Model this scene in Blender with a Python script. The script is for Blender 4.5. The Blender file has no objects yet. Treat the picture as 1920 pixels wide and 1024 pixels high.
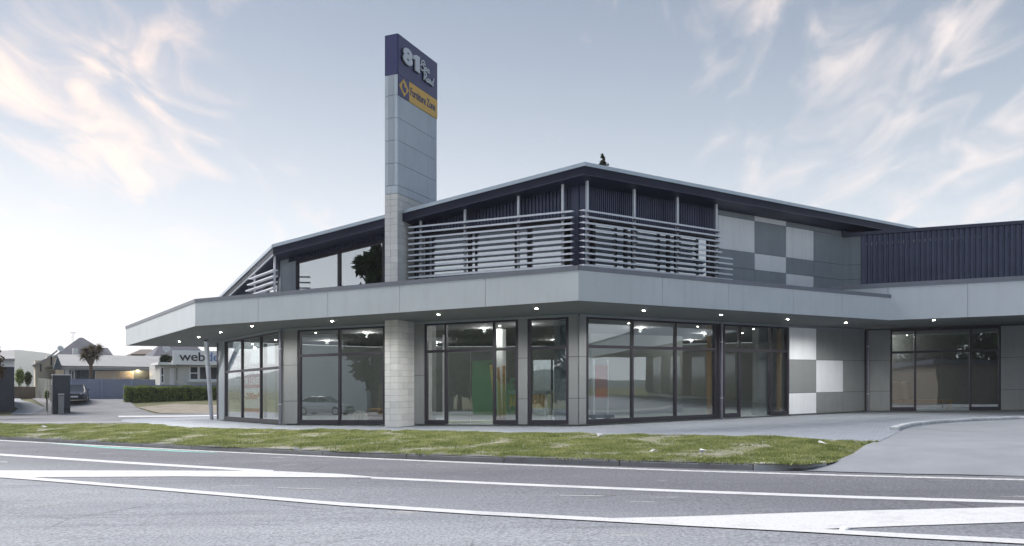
import bpy, math, random
import numpy as np
from mathutils import Vector, Matrix, noise
random.seed(7); rng = np.random.default_rng(7)
R = math.radians
sc = bpy.context.scene
COL = sc.collection

# ------------------------------------------------------------------ camera, sky, sun, exposure
F, CX, HY, ZC, G = 1560., 960., 730., 1.1, .0147      # survey of the photograph (1920 px wide); G = gradient of the street
cam = bpy.data.cameras.new('camera'); co = bpy.data.objects.new('camera', cam); COL.objects.link(co)
cam.sensor_width = 36; cam.lens = 36 * F / 1920; cam.shift_y = (HY - 512) / 1920
cam.clip_start = .1; cam.clip_end = 20000
co.location = (0, 0, ZC); co.rotation_euler = (R(90), 0, 0)
sc.camera = co

SUN_AZ = math.atan2(-.93, .40)          # compass angle from +Y of the low sun, out of frame on the left
SUN_EL = R(45)
w = bpy.data.worlds.new('World'); sc.world = w; w.use_nodes = True
nt = w.node_tree; nt.nodes.clear()
def wn(t, **k):
    n = nt.nodes.new(t)
    for a, v in k.items(): setattr(n, a, v)
    return n
L = nt.links.new
out = wn('ShaderNodeOutputWorld'); bg = wn('ShaderNodeBackground'); bg.inputs[1].default_value = .12
L(bg.outputs[0], out.inputs[0])
sky = wn('ShaderNodeTexSky'); sky.sky_type = 'NISHITA'; sky.sun_disc = False
sky.sun_elevation = SUN_EL; sky.sun_rotation = SUN_AZ; sky.altitude = 300; sky.air_density = 1.0; sky.dust_density = 1.2; sky.ozone_density = 2.0
tc = wn('ShaderNodeTexCoord')
sep = wn('ShaderNodeSeparateXYZ'); L(tc.outputs['Generated'], sep.inputs[0])
def wm(op, a, b=None, clamp=False):
    n = wn('ShaderNodeMath', operation=op, use_clamp=clamp)
    for i, v in enumerate((a, b)):
        if v is None: continue
        if isinstance(v, (int, float)): n.inputs[i].default_value = v
        else: L(v, n.inputs[i])
    return n.outputs[0]
def wmix(f, a, b):
    n = wn('ShaderNodeMix', data_type='RGBA')
    if isinstance(f, (int, float)): n.inputs[0].default_value = f
    else: L(f, n.inputs[0])
    for i, v in ((6, a), (7, b)):
        if isinstance(v, tuple): n.inputs[i].default_value = (*v, 1)
        else: L(v, n.inputs[i])
    return n.outputs[2]
zc = wm('MAXIMUM', sep.outputs[2], 0.0)
haze = wm('POWER', wm('SUBTRACT', 1.0, zc, True), 4.3)
# glow towards the low sun
dsun = (math.sin(SUN_AZ) * math.cos(SUN_EL), math.cos(SUN_AZ) * math.cos(SUN_EL), math.sin(SUN_EL))
dot = wn('ShaderNodeVectorMath', operation='DOT_PRODUCT'); L(tc.outputs['Generated'], dot.inputs[0]); dot.inputs[1].default_value = dsun
glow = wm('POWER', wm('MULTIPLY_ADD', dot.outputs['Value'], .5, True), 3.0)
nt.nodes[-1].inputs[0]  # keep
glowb = wm('MULTIPLY', wm('ADD', dot.outputs['Value'], 1.0), .5)
glow3 = wm('POWER', wm('MAXIMUM', glowb, 0.0), 4.0)
hazecol = wmix(glow3, (4.4, 4.6, 4.75), (6.6, 6.0, 5.5))
base = wmix(wm('MULTIPLY', haze, .95), wmix(.88, sky.outputs[0], (.38, .54, .74)), hazecol)
# wisps of high cloud, on a flat layer above the place
den = wm('ADD', zc, .16)
px_ = wm('DIVIDE', sep.outputs[0], den); py_ = wm('DIVIDE', sep.outputs[1], den)
comb = wn('ShaderNodeCombineXYZ'); L(px_, comb.inputs[0]); L(py_, comb.inputs[1])
mp = wn('ShaderNodeMapping'); L(comb.outputs[0], mp.inputs[0]); mp.inputs['Rotation'].default_value = (0, 0, R(9)); mp.inputs['Scale'].default_value = (1.7, .72, 1); mp.inputs['Location'].default_value = (3.1, 1.7, 0)
n1 = wn('ShaderNodeTexNoise'); L(mp.outputs[0], n1.inputs[0]); n1.inputs['Scale'].default_value = 3.6; n1.inputs['Detail'].default_value = 10; n1.inputs['Roughness'].default_value = .54; n1.inputs['Distortion'].default_value = .9
n2 = wn('ShaderNodeTexNoise'); L(comb.outputs[0], n2.inputs[0]); n2.inputs['Scale'].default_value = .55; n2.inputs['Detail'].default_value = 3
def bank(x, y, sx_, sy_, amp):          # a bank of cloud round a place on the cloud layer
    dx = wm('MULTIPLY', wm('SUBTRACT', px_, x), 1 / sx_); dy = wm('MULTIPLY', wm('SUBTRACT', py_, y), 1 / sy_)
    return wm('MULTIPLY', wm('EXPONENT', wm('MULTIPLY', wm('ADD', wm('MULTIPLY', dx, dx), wm('MULTIPLY', dy, dy)), -1.0)), amp)
banks = wm('ADD', wm('ADD', bank(-1.05, 1.85, .40, .75, .20), bank(.75, 1.7, .55, .45, .14)), wm('ADD', bank(1.25, 2.5, .5, .5, .17), bank(0.0, 2.0, .42, .7, -.18)))
cl = wn('ShaderNodeMapRange'); cl.interpolation_type = 'SMOOTHSTEP'; cl.inputs[1].default_value = .55; cl.inputs[2].default_value = .90
L(wm('ADD', wm('ADD', wm('MULTIPLY', n1.outputs[0], .8), wm('MULTIPLY', n2.outputs[0], .22)), banks), cl.inputs[0])
cloudcol = wmix(glow3, (3.2, 2.95, 2.9), (5.3, 3.6, 2.5))
skyc = wmix(wm('MULTIPLY', cl.outputs[0], .88), base, cloudcol)
L(skyc, bg.inputs[0])

sun = bpy.data.lights.new('sun', 'SUN'); sun.energy = 1.9; sun.angle = R(40); sun.color = (1, .96, .93)
so = bpy.data.objects.new('sun', sun); COL.objects.link(so)
so.rotation_euler = Vector((-dsun[0], -dsun[1], -dsun[2])).to_track_quat('-Z', 'Y').to_euler()
vs = sc.view_settings; vs.view_transform = 'Standard'; vs.look = 'None'; vs.gamma = 1; vs.use_curve_mapping = False
vs.exposure = 1.56
sc.render.engine = 'CYCLES'
cy = sc.cycles; cy.max_bounces = 8; cy.diffuse_bounces = 4; cy.glossy_bounces = 4; cy.transparent_max_bounces = 24; cy.caustics_reflective = False; cy.caustics_refractive = False
cy.use_denoising = True

# ------------------------------------------------------------------ survey helpers
def yh(px): return HY - G * (px - CX)
def gz(x): return G * max(-120., min(120., x))
def gp(px, py, h):                     # point of the sloping site plane at height h
    Y = F * (ZC - h) / (py - yh(px)); return ((px - CX) / F * Y, Y)
def at(px, py, Y): return ((px - CX) / F * Y, Y, ZC + (HY - py) * Y / F)

class Wall:
    def __init__(s, P, Q):
        s.P = Vector(P); q = Vector(Q); s.len = (q - s.P).length; s.u = (q - s.P) / s.len; s.n = Vector((s.u.y, -s.u.x))
    def pt(s, a, d=0): return s.P + s.u * a + s.n * d
    def a(s, px, d=0):
        r = (px - CX) / F; o = s.P + s.n * d
        return (r * o.y - o.x) / (s.u.x - r * s.u.y)
    def h(s, px, py, d=0): return ZC + (yh(px) - py) * s.pt(s.a(px, d), d).y / F

# ------------------------------------------------------------------ materials
def mat(name, col, rough=.6, var=.0, vscale=3., bump=0., bscale=40., metal=0., spec=.5, col2=None, detail=6, streak=0.):
    m = bpy.data.materials.new(name); m.use_nodes = True; t = m.node_tree; b = t.nodes['Principled BSDF']
    b.inputs['Roughness'].default_value = rough; b.inputs['Metallic'].default_value = metal; b.inputs['Specular IOR Level'].default_value = spec
    b.inputs['Base Color'].default_value = (*col, 1)
    geo = t.nodes.new('ShaderNodeNewGeometry')
    if var or col2:
        n = t.nodes.new('ShaderNodeTexNoise'); n.inputs['Scale'].default_value = vscale; n.inputs['Detail'].default_value = detail; n.inputs['Roughness'].default_value = .65
        t.links.new(geo.outputs['Position'], n.inputs['Vector'])
        mr = t.nodes.new('ShaderNodeMapRange'); mr.inputs[1].default_value = .3; mr.inputs[2].default_value = .7
        t.links.new(n.outputs[0], mr.inputs[0])
        mx = t.nodes.new('ShaderNodeMix'); mx.data_type = 'RGBA'
        c2 = col2 or tuple(c * (1 + var) for c in col); c1 = col if col2 else tuple(c * (1 - var) for c in col)
        mx.inputs[6].default_value = (*c1, 1); mx.inputs[7].default_value = (*c2, 1)
        t.links.new(mr.outputs[0], mx.inputs[0]); t.links.new(mx.outputs[2], b.inputs['Base Color'])
    if streak:
        mp_ = t.nodes.new('ShaderNodeMapping'); mp_.inputs['Scale'].default_value = (5, 5, .35); t.links.new(geo.outputs['Position'], mp_.inputs[0])
        n3 = t.nodes.new('ShaderNodeTexNoise'); n3.inputs['Scale'].default_value = 1.3; n3.inputs['Detail'].default_value = 6; n3.inputs['Roughness'].default_value = .7; t.links.new(mp_.outputs[0], n3.inputs['Vector'])
        mr3 = t.nodes.new('ShaderNodeMapRange'); mr3.inputs[1].default_value = .5; mr3.inputs[2].default_value = .8; mr3.inputs[3].default_value = 1; mr3.inputs[4].default_value = 1 - streak; t.links.new(n3.outputs[0], mr3.inputs[0])
        m3 = t.nodes.new('ShaderNodeMix'); m3.data_type = 'RGBA'; m3.blend_type = 'MULTIPLY'; m3.inputs[0].default_value = 1; src = b.inputs['Base Color'].links[0].from_socket; t.links.new(src, m3.inputs[6]); t.links.new(mr3.outputs[0], m3.inputs[7]); t.links.new(m3.outputs[2], b.inputs['Base Color'])
    if bump:
        n2 = t.nodes.new('ShaderNodeTexNoise'); n2.inputs['Scale'].default_value = bscale; n2.inputs['Detail'].default_value = 4
        t.links.new(geo.outputs['Position'], n2.inputs['Vector'])
        bp = t.nodes.new('ShaderNodeBump'); bp.inputs['Strength'].default_value = bump; bp.inputs['Distance'].default_value = .02
        t.links.new(n2.outputs[0], bp.inputs['Height']); t.links.new(bp.outputs[0], b.inputs['Normal'])
    return m
def glass(name, refl, tint=(.9, .93, .93), wav=.0015):
    m = bpy.data.materials.new(name); m.use_nodes = True; t = m.node_tree; t.nodes.clear()
    o = t.nodes.new('ShaderNodeOutputMaterial'); mx = t.nodes.new('ShaderNodeMixShader'); tr = t.nodes.new('ShaderNodeBsdfTransparent'); gl = t.nodes.new('ShaderNodeBsdfGlossy')
    tr.inputs[0].default_value = (*tint, 1); gl.inputs['Roughness'].default_value = 0.0; gl.inputs[0].default_value = (.95, .98, 1, 1)
    lw = t.nodes.new('ShaderNodeLayerWeight'); fr = t.nodes.new('ShaderNodeMath'); fr.operation = 'POWER'; fr.inputs[1].default_value = 4.5; t.links.new(lw.outputs['Facing'], fr.inputs[0])
    ad = t.nodes.new('ShaderNodeMath'); ad.operation = 'ADD'; ad.use_clamp = True; ad.inputs[1].default_value = refl; t.links.new(fr.outputs[0], ad.inputs[0])
    geo = t.nodes.new('ShaderNodeNewGeometry'); n = t.nodes.new('ShaderNodeTexNoise'); n.inputs['Scale'].default_value = .8; n.inputs['Detail'].default_value = 1
    t.links.new(geo.outputs['Position'], n.inputs['Vector']); bp = t.nodes.new('ShaderNodeBump'); bp.inputs['Strength'].default_value = 1; bp.inputs['Distance'].default_value = wav
    t.links.new(n.outputs[0], bp.inputs['Height']); t.links.new(bp.outputs[0], gl.inputs['Normal'])
    t.links.new(ad.outputs[0], mx.inputs[0]); t.links.new(tr.outputs[0], mx.inputs[1]); t.links.new(gl.outputs[0], mx.inputs[2]); t.links.new(mx.outputs[0], o.inputs[0])
    return m
def emit(name, col, s):
    m = bpy.data.materials.new(name); m.use_nodes = True; t = m.node_tree; t.nodes.clear()
    o = t.nodes.new('ShaderNodeOutputMaterial'); e = t.nodes.new('ShaderNodeEmission'); e.inputs[0].default_value = (*col, 1); e.inputs[1].default_value = s; t.links.new(e.outputs[0], o.inputs[0]); return m
def leafmat(name, c1, c2, scale=1.2, trans=.3):
    m = bpy.data.materials.new(name); m.use_nodes = True; t = m.node_tree; t.nodes.clear()
    o = t.nodes.new('ShaderNodeOutputMaterial'); mx = t.nodes.new('ShaderNodeMixShader'); d = t.nodes.new('ShaderNodeBsdfDiffuse'); tr = t.nodes.new('ShaderNodeBsdfTranslucent'); mx.inputs[0].default_value = trans
    geo = t.nodes.new('ShaderNodeNewGeometry'); n = t.nodes.new('ShaderNodeTexNoise'); n.inputs['Scale'].default_value = scale; n.inputs['Detail'].default_value = 5; t.links.new(geo.outputs['Position'], n.inputs['Vector'])
    ad = t.nodes.new('ShaderNodeMath'); ad.operation = 'MULTIPLY_ADD'; ad.inputs[1].default_value = .5; t.links.new(geo.outputs['Random Per Island'], ad.inputs[0]); t.links.new(n.outputs[0], ad.inputs[2])
    mr = t.nodes.new('ShaderNodeMapRange'); mr.inputs[1].default_value = .4; mr.inputs[2].default_value = 1.05; t.links.new(ad.outputs[0], mr.inputs[0])
    cm = t.nodes.new('ShaderNodeMix'); cm.data_type = 'RGBA'; cm.inputs[6].default_value = (*c1, 1); cm.inputs[7].default_value = (*c2, 1); t.links.new(mr.outputs[0], cm.inputs[0])
    t.links.new(cm.outputs[2], d.inputs[0]); t.links.new(cm.outputs[2], tr.inputs[0]); t.links.new(d.outputs[0], mx.inputs[1]); t.links.new(tr.outputs[0], mx.inputs[2]); t.links.new(mx.outputs[0], o.inputs[0])
    return m
M = {
 'fascia': mat('fascia_paint', (.60, .64, .67), .55, .05, .7, .04, 60, streak=.10),
 'capmetal': mat('cap_flashing', (.20, .215, .25), .45, .08, 1.5, metal=.3),
 'soffit': mat('soffit_board', (.135, .148, .148), .8, .06, 2),
 'panel_dark': mat('panel_dark_grey', (.27, .28, .28), .65, .06, 1.3, .03, 50, streak=.2),
 'panel_mid': mat('panel_mid_grey', (.28, .315, .345), .6, .06, 1.3, .03, 50, streak=.2),
 'panel_light': mat('panel_pale_grey', (.86, .88, .90), .55, .04, 1.3, .03, 50, streak=.14),
 'joint': mat('joint_backing', (.05, .05, .055), .9),  # dark backing that shows in the open joints
 'corr': mat('corrugated_steel', (.062, .07, .12), .33, .12, 2.2, metal=.4),
 'frame': mat('window_frame_bronze', (.028, .025, .036), .45, .1, 4, spec=.5),
 'louvre': mat('louvre_aluminium', (.78, .80, .85), .4, .05, 3, metal=.1),
 'block': mat('block_face', (.74, .735, .715), .85, .06, 5, .25, 70),
 'block2': mat('block_face_weathered', (.67, .67, .655), .85, .08, 5, .25, 70),
 'mortar': mat('mortar', (.36, .36, .355), .95),
 'tower': mat('tower_panel', (.52, .585, .65), .6, .06, .9, .03, 50, streak=.2),
 'tower2': mat('tower_inset', (.38, .43, .49), .6, .06, .9),
 'navy': mat('sign_navy', (.034, .036, .135), .35, .08, 1.2),
 'yellow': mat('sign_yellow', (.72, .43, .07), .45, .05, 2),
 'letter': mat('letter_silver', (.62, .66, .72), .4),
 'black': mat('letter_black', (.02, .02, .03), .5),
 'white': mat('white_paint', (.78, .79, .8), .55, .04, 2),
 'roofsheet': mat('roof_sheet', (.3, .33, .36), .4, .08, 1, metal=.5),
 'fasciadark': mat('roof_fascia_dark', (.04, .044, .08), .4, .15, 1.5, metal=.2),
 'gutter': mat('gutter_zinc', (.46, .52, .58), .35, .08, 1.5, metal=.5),
 'floor': mat('concrete_floor', (.52, .56, .50), .45, .07, .6),
 'plaster': mat('interior_plaster', (.30, .315, .31), .9, .06, .8),
 'ceiling': mat('interior_ceiling', (.10, .10, .105), .9),
 'timber': mat('raw_timber', (.42, .27, .14), .75, .2, 9),
 'pipe': mat('downpipe_steel', (.20, .20, .24), .35, .1, 5, metal=.5),
 'steel': mat('galvanised_steel', (.55, .58, .62), .35, .1, 6, metal=.6),
 'glass_low': glass('shop_glass', .195), 'glass_up': glass('upper_glass', .46, (.4, .45, .5)), 'glass_far': glass('house_glass', .09, (.35, .38, .4)),
 'asphalt': None, 'paint': None,
 'green': mat('green_board', (.055, .42, .10), .6), 'red': mat('red_paint', (.45, .05, .04), .5), 'teal': mat('teal_paint', (.22, .52, .46), .7, .25, 6),
 'wood_dark': mat('weathered_wood', (.16, .13, .11), .85, .25, 3), 'fence_blue': mat('blue_grey_boards', (.27, .30, .40), .75, .07, 1.2),
 'fence_rail': mat('pale_blue_posts', (.36, .40, .54), .75, .07, 1.2), 'fence_pale': mat('pale_fence_boards', (.42, .42, .38), .85, .14, 1.5), 'tile_dark': mat('dark_roof_tile', (.035, .04, .065), .7, .2, 2), 'roof_grey': mat('grey_iron_roof', (.33, .33, .33), .7, .1, .6),
 'cream': mat('cream_render', (.62, .55, .45), .85, .05, 1), 'slate_wall': mat('slate_blue_boards', (.10, .125, .145), .8, .1, 1), 'weatherboard': mat('white_weatherboard', (.58, .58, .55), .7, .05, 2),
 'shed_dark': mat('charcoal_cladding', (.055, .062, .075), .8, .15, 2), 'bark': mat('bark', (.12, .09, .065), .9, .3, 6), 'lilac': mat('pale_lilac_paint', (.90, .90, .93), .6),
 'blueletter': mat('blue_letter', (.16, .26, .55), .5), 'rubber': mat('tyre_rubber', (.02, .02, .02), .85),
 'car_navy': mat('car_navy', (.012, .014, .035), .2, spec=.7), 'car_silver': mat('car_silver', (.55, .57, .6), .25, metal=.5), 'lamp': mat('headlamp', (.7, .72, .75), .15, metal=.3),
 'lit': emit('lit_lamp', (1, .93, .78), 30), 'lit_in': emit('lit_ceiling_lamp', (1, .96, .88), 14), 'lit_porch': emit('porch_lamp', (1, .72, .38), 25),
 'leaf': leafmat('leaf_green', (.028, .05, .016), (.085, .115, .035)), 'leaf_dark': leafmat('leaf_dark', (.012, .024, .012), (.04, .06, .025)), 'leaf_brown': leafmat('leaf_cabbage', (.05, .04, .02), (.15, .11, .055)), 'leaf_hedge': leafmat('leaf_hedge', (.09, .13, .035), (.34, .40, .11), 2.),
 'leaf_red': leafmat('leaf_russet', (.07, .02, .018), (.12, .1, .05)),
 'hill': mat('hill_cover', (.06, .075, .05), .95, .3, .004), 'concrete': mat('pale_concrete', (.27, .285, .31), .8, .13, .8, .1, 60), 'kerbc': mat('kerb_concrete', (.15, .155, .165), .85, .22, 1.6, .15, 30), 'kerbp': mat('kerb_pale', (.55, .56, .57), .85, .25, 2.5, .15, 30),
 'paver': None, 'dirt': mat('bare_dirt', (.27, .24, .19), .95, .2, 1.5), 'lawn': None,
}
M['hglass'] = mat('dark_house_glass', (.03, .035, .045), .08, spec=.8)
def nodes(name, rough=.8):
    m = bpy.data.materials.new(name); m.use_nodes = True; t = m.node_tree; b = t.nodes['Principled BSDF']; b.inputs['Roughness'].default_value = rough
    g = t.nodes.new('ShaderNodeNewGeometry'); return m, t, b, g.outputs['Position']
def tnoise(t, vec, s, d=5, r=.6, scale3=None, rot=0):
    if scale3:
        mp = t.nodes.new('ShaderNodeMapping'); mp.inputs['Scale'].default_value = scale3; mp.inputs['Rotation'].default_value = (0, 0, rot); t.links.new(vec, mp.inputs[0]); vec = mp.outputs[0]
    n = t.nodes.new('ShaderNodeTexNoise'); n.inputs['Scale'].default_value = s; n.inputs['Detail'].default_value = d; n.inputs['Roughness'].default_value = r; t.links.new(vec, n.inputs['Vector']); return n.outputs[0]
def tramp(t, v, a, b):
    mr = t.nodes.new('ShaderNodeMapRange'); mr.inputs[1].default_value = a; mr.inputs[2].default_value = b; t.links.new(v, mr.inputs[0]); return mr.outputs[0]
def tmix(t, f, a, b, mode='MIX'):
    n = t.nodes.new('ShaderNodeMix'); n.data_type = 'RGBA'; n.blend_type = mode
    if isinstance(f, (int, float)): n.inputs[0].default_value = f
    else: t.links.new(f, n.inputs[0])
    for i, v in ((6, a), (7, b)):
        if isinstance(v, tuple): n.inputs[i].default_value = (*v, 1)
        else: t.links.new(v, n.inputs[i])
    return n.outputs[2]
def tbump(t, b, v, s, d=.01):
    n = t.nodes.new('ShaderNodeBump'); n.inputs['Strength'].default_value = s; n.inputs['Distance'].default_value = d; t.links.new(v, n.inputs['Height']); t.links.new(n.outputs[0], b.inputs['Normal'])
ROADROT = math.atan2(.57, -.83)
m, t, b, P = nodes('chip_seal_asphalt', .85)
grain = tnoise(t, P, 30, 3, .8); patch = tnoise(t, P, .35, 4, .6, (.35, 1.6, 1), -ROADROT); blot = tnoise(t, P, 1.6, 5, .7, (.5, 1.5, 1), -ROADROT)
dp = t.nodes.new('ShaderNodeVectorMath'); dp.operation = 'DOT_PRODUCT'; t.links.new(P, dp.inputs[0]); dp.inputs[1].default_value = (.565, .825, 0)
wob = t.nodes.new('ShaderNodeMath'); wob.operation = 'MULTIPLY_ADD'; wob.inputs[1].default_value = 1.6; t.links.new(patch, wob.inputs[0]); t.links.new(dp.outputs['Value'], wob.inputs[2])
lane = tramp(t, wob.outputs[0], 11.6, 7.4); lane2 = tramp(t, dp.outputs['Value'], 10.4, 10.0)
c = tmix(t, tramp(t, patch, .35, .65), (.27, .285, .315), (.36, .375, .405))
c = tmix(t, lane, tmix(t, tramp(t, patch, .3, .7), (.135, .138, .16), (.185, .188, .21)), c)
vor = t.nodes.new('ShaderNodeTexVoronoi'); vor.feature = 'DISTANCE_TO_EDGE'; vor.inputs['Scale'].default_value = .33; t.links.new(P, vor.inputs['Vector'])
crk = tramp(t, vor.outputs[0], .006, .0); crm = tramp(t, tnoise(t, P, .25, 2), .52, .62)
ck = t.nodes.new('ShaderNodeMath'); ck.operation = 'MULTIPLY'; t.links.new(crk, ck.inputs[0]); t.links.new(crm, ck.inputs[1])
c = tmix(t, ck.outputs[0], c, (.07, .07, .075))
c = tmix(t, tramp(t, blot, .62, .75), c, (.46, .45, .435)); c = tmix(t, tramp(t, tnoise(t, P, .8, 5, .7, (.25, 2.2, 1), -ROADROT), .54, .72), c, tmix(t, .5, c, (.11, .11, .125)))
c = tmix(t, .85, c, tmix(t, tramp(t, grain, .32, .7), (.35, .35, .36), (1.62, 1.62, 1.6)), 'MULTIPLY')
t.links.new(c, b.inputs['Base Color']); tbump(t, b, grain, .7, .012); M['asphalt'] = m
m, t, b, P = nodes('road_paint', .6)
wear = tnoise(t, P, 30, 4, .75); w2 = tnoise(t, P, 2.2, 4, .7)
c = tmix(t, tramp(t, wear, .55, .72), (.70, .70, .71), (.34, .34, .355)); c = tmix(t, tramp(t, w2, .5, .8), c, (.46, .46, .47))
t.links.new(c, b.inputs['Base Color']); M['paint'] = m
M['paint_worn'] = mat('worn_paint', (.38, .38, .39), .7, vscale=9., col2=(.78, .78, .78))
m, t, b, P = nodes('brick_paving', .8)
mp = t.nodes.new('ShaderNodeMapping'); mp.inputs['Rotation'].default_value = (0, 0, R(25)); t.links.new(P, mp.inputs[0])
br = t.nodes.new('ShaderNodeTexBrick'); t.links.new(mp.outputs[0], br.inputs['Vector']); br.inputs['Scale'].default_value = 1; br.inputs['Brick Width'].default_value = .2; br.inputs['Row Height'].default_value = .1; br.inputs['Mortar Size'].default_value = .006
br.inputs['Color1'].default_value = (.23, .255, .295, 1); br.inputs['Color2'].default_value = (.31, .34, .39, 1); br.inputs['Mortar'].default_value = (.16, .16, .17, 1)
c = tmix(t, tramp(t, tnoise(t, P, .5, 5), .3, .7), br.outputs[0], (.37, .395, .44)); c = tmix(t, .45, br.outputs[0], c)
t.links.new(c, b.inputs['Base Color']); tbump(t, b, br.outputs['Fac'], -.3, .004); M['paver'] = m
m, t, b, P = nodes('grassy_ground', .95)
c = tmix(t, tramp(t, tnoise(t, P, 1.1, 6, .7), .35, .65), (.06, .08, .025), (.17, .15, .075)); t.links.new(c, b.inputs['Base Color']); M['lawn'] = m
m, t, b, P = nodes('verge_soil', .95)
c = tmix(t, tramp(t, tnoise(t, P, 1.3, 6, .7), .4, .68), (.14, .15, .065), (.33, .31, .27)); t.links.new(c, b.inputs['Base Color']); tbump(t, b, tnoise(t, P, 18, 4), .6, .03); M['soil'] = m
m, t, b, P = nodes('side_asphalt', .85)
c = tmix(t, tramp(t, tnoise(t, P, .4, 5, .7), .35, .65), (.16, .16, .175), (.23, .23, .24)); t.links.new(c, b.inputs['Base Color']); M['asphalt2'] = m
for m_ in ('lit', 'lit_in', 'lit_porch'): M[m_].cycles.emission_sampling = 'NONE' if m_ != 'lit' else 'AUTO'

# ------------------------------------------------------------------ mesh helpers
class MB:
    def __init__(s): s.v = []; s.f = []; s.mi = []
    def add(s, vs, fs, m=0):
        o = len(s.v); s.v += [tuple(v) for v in vs]; s.f += [tuple(i + o for i in f) for f in fs]; s.mi += [m] * len(fs); return s
    def hexa(s, p, m=0): return s.add(p, [(3, 2, 1, 0), (4, 5, 6, 7), (0, 1, 5, 4), (1, 2, 6, 5), (2, 3, 7, 6), (3, 0, 4, 7)], m)
    def box(s, x0, x1, y0, y1, z0, z1, m=0): return s.hexa([(x0, y0, z0), (x1, y0, z0), (x1, y1, z0), (x0, y1, z0), (x0, y0, z1), (x1, y0, z1), (x1, y1, z1), (x0, y1, z1)], m)
    def wq(s, W, a0, a1, hb, ht, d0, d1, m=0):          # wall box with sloping bottom and top, graded with the street
        if not isinstance(hb, (tuple, list)): hb = (hb, hb)
        if not isinstance(ht, (tuple, list)): ht = (ht, ht)
        q = []
        for hh in (hb, ht):
            for a, d, k in ((a0, d1, 0), (a1, d1, 1), (a1, d0, 1), (a0, d0, 0)):
                p = W.pt(a, d); q.append((p.x, p.y, hh[k] + gz(p.x)))
        return s.hexa(q, m)
    def prism(s, pts, zb, zt, m=0):                     # zb, zt functions of (x, y)
        n = len(pts); v = [(x, y, zb(x, y)) for x, y in pts] + [(x, y, zt(x, y)) for x, y in pts]
        return s.add(v, [tuple(range(n))[::-1], tuple(range(n, 2 * n))] + [(i, (i + 1) % n, n + (i + 1) % n, n + i) for i in range(n)], m)
    def tube(s, p0, p1, r0, r1=None, n=8, m=0):
        r1 = r0 if r1 is None else r1; p0 = Vector(p0); p1 = Vector(p1); z = (p1 - p0).normalized(); x = z.orthogonal().normalized(); y = z.cross(x)
        v = [p + (x * math.cos(k * 2 * math.pi / n) + y * math.sin(k * 2 * math.pi / n)) * r for p, r in ((p0, r0), (p1, r1)) for k in range(n)]
        return s.add(v, [(k, (k + 1) % n, n + (k + 1) % n, n + k) for k in range(n)] + [tuple(range(n))[::-1], tuple(range(n, 2 * n))], m)
def setp(o, label=None, cat=None, group=None, kind=None):
    for k, v in (('label', label), ('category', cat), ('group', group), ('kind', kind)):
        if v: o[k] = v
    return o
def empty(name, loc, label=None, cat=None, group=None, kind=None):
    o = bpy.data.objects.new(name, None); COL.objects.link(o); o.location = loc; o.empty_display_size = .3; return setp(o, label, cat, group, kind)
def rootloc(p):
    while p.parent: p = p.parent
    return Vector(p.location)
def build(name, mb, mats, parent=None, smooth=False, origin=None):
    me = bpy.data.meshes.new(name); org = rootloc(parent) if parent else Vector(origin or (0, 0, 0))
    me.from_pydata([tuple(Vector(v) - org) for v in mb.v], [], mb.f)
    for m_ in (mats if isinstance(mats, (list, tuple)) else [mats]): me.materials.append(M[m_] if isinstance(m_, str) else m_)
    if any(mb.mi): me.polygons.foreach_set('material_index', mb.mi)
    if smooth: me.polygons.foreach_set('use_smooth', [True] * len(me.polygons))
    me.update()
    o = bpy.data.objects.new(name, me); COL.objects.link(o)
    if parent: o.parent = parent
    elif origin: o.location = origin
    return o
def text_mesh(txt, bold=0., shear=0., extr=.02, spacing=1.):
    cu = bpy.data.curves.new('t', 'FONT'); cu.body = txt; cu.size = 1; cu.offset = bold; cu.shear = shear; cu.extrude = extr; cu.space_character = spacing; cu.resolution_u = 3
    ob = bpy.data.objects.new('t', cu); COL.objects.link(ob); bpy.context.view_layer.update()
    me = bpy.data.meshes.new_from_object(ob.evaluated_get(bpy.context.evaluated_depsgraph_get())); 
    key = {}; idx = []; v = []
    for x in me.vertices:
        k_ = tuple(round(q, 4) for q in x.co)
        if k_ not in key: key[k_] = len(v); v.append(tuple(x.co))
        idx.append(key[k_])
    f = []
    for p in me.polygons:
        q = []
        for i in p.vertices:
            if idx[i] not in q: q.append(idx[i])
        if len(q) > 2: f.append(tuple(q))
    bpy.data.objects.remove(ob); bpy.data.curves.remove(cu); bpy.data.meshes.remove(me); return v, f
def text_on(txt, fn, x0, x1, z0, z1, name, m, parent, bold=0., shear=0., depth=.02, spacing=1., full=None):
    v, f = text_mesh(txt, bold, shear, .5, spacing); full = full or v
    xs = [p[0] for p in full]; ys = [p[1] for p in full]; ax, bx, ay, by = min(xs), max(xs), min(ys), max(ys)
    mb = MB(); mb.add([fn(x0 + (p[0] - ax) / (bx - ax) * (x1 - x0), z0 + (p[1] - ay) / (by - ay) * (z1 - z0), (p[2] + .5) * depth) for p in v], f)
    return build(name, mb, m, parent)
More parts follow.
